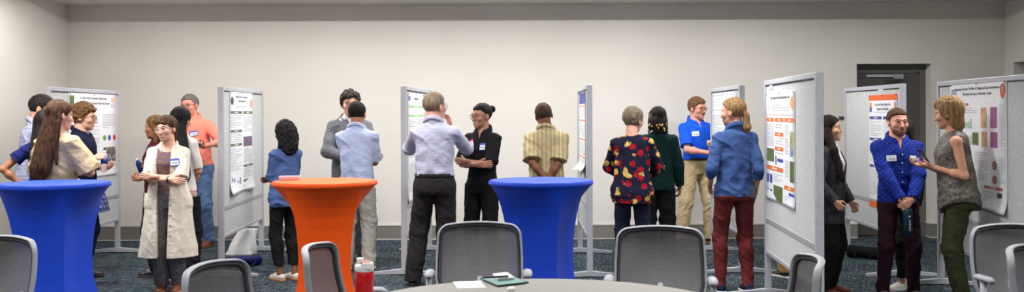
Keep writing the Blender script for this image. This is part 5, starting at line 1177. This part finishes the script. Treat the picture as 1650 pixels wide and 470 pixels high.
# plaid shirt tied round the waist of the curly-haired man
F = FIG.get('curly_man')
if F:
    def fpl(P):
        Pt = F.T(P); d = F.torso(Pt, F.gprof(.055, .8, .28, 1.0)); d = d-.010*(1-2.6*np.abs(vnoise(P, 14, 14, 6, 9)-.5)); return np.maximum(np.maximum(d, Pt[:, 2]-.985), .68+.05*(Pt[:, 1] > 0)-Pt[:, 2])
    o = sdf_mesh(fpl, (-.36, -.38, .60), (.36, .38, 1.05), .006, 'tied_shirt', plaid('blue_plaid', (60, 78, 124), (140, 154, 184), (24, 30, 52), 22), F.root, F.S, 1.5); o.data.transform(Matrix.Translation((0, 0, -F.dz*F.S)))
# beaded braids
F = FIG.get('braids')
if F:
    bm_ = MB(); rb = random.Random(5); cols = [plain('bead_gold', (206, 160, 70), .4), plain('bead_white', (226, 222, 210), .4)]; beads = []
    for k in range(30):
        a = math.radians(-25+230*k/29); x0, y0 = .094*math.cos(a), .014+.108*math.sin(a); L = rb.uniform(.02, .05)
        pts = [(x0*.9, y0*.9, .06), (x0*1.03, y0*1.03, -.01), (x0*1.06, y0*1.06, -.10-L)]
        bm_.tube([F.loc(F.Hi(p)) for p in pts], .0065, 6)
        for q in range(rb.choice((0, 1, 1))): beads.append((V(x0*1.08, y0*1.08, -.03-rb.random()*.09-L*.4), rb.choice((0, 0, 1))))
    b = bm_.build('braids', M['blackshoe'], F.root, True); b['kind'] = 'stuff'
    for c, ci in beads: MB().tube([F.loc(F.Hi(c+V(0, 0, .011))), F.loc(F.Hi(c)), F.loc(F.Hi(c-V(0, 0, .011)))], [.006, .0095, .006], 10).build('bead', cols[ci], b, True)

# phone in the back pocket, and a small patterned pouch
F = FIG.get('ponytail_woman')
if F:
    o = empty('mobile_phone', world_pt(F, (-.128, .118, .905))); o.rotation_euler = (math.radians(8), 0, F.root.rotation_euler.z+math.radians(-32)); tag(o, 'black phone sticking out of the back pocket of the maroon jeans', 'phone')
    MB().box(-.036, .036, -.004, .004, -.05, .05).build('phone_body', M['phone'], o, bevel=.003); MB().box(-.03, .03, .004, .0046, -.045, .045).build('screen', M['dark'], o)
po = empty('pouch', at(238, 165, .74)); tag(po, 'small white, black and green pouch hanging beside the long white dress', 'pouch')
t = NT('pouch_print', .6); z_ = t.sep()[2]; t.col(t.mix(t.math('LESS_THAN', z_, -.045), t.ramp(t.noise(28), [(.45, (24, 24, 26)), (.5, (226, 226, 222))]), (36, 120, 60)))
MB().grid(lambda i, j: ((.034+.004*math.sin(3.1*j))*math.cos(i*6.2832), (.018+.006*math.sin(3.1*j))*math.sin(i*6.2832), -.10+.2*j), 24, 10).build('pouch_body', t.m, po, True, solid=.002)
MB().tube([(-.02, 0, .1), (-.03, .0, .2), (-.05, .0, .32)], .004, 6).build('cord', M['blackshoe'], po)
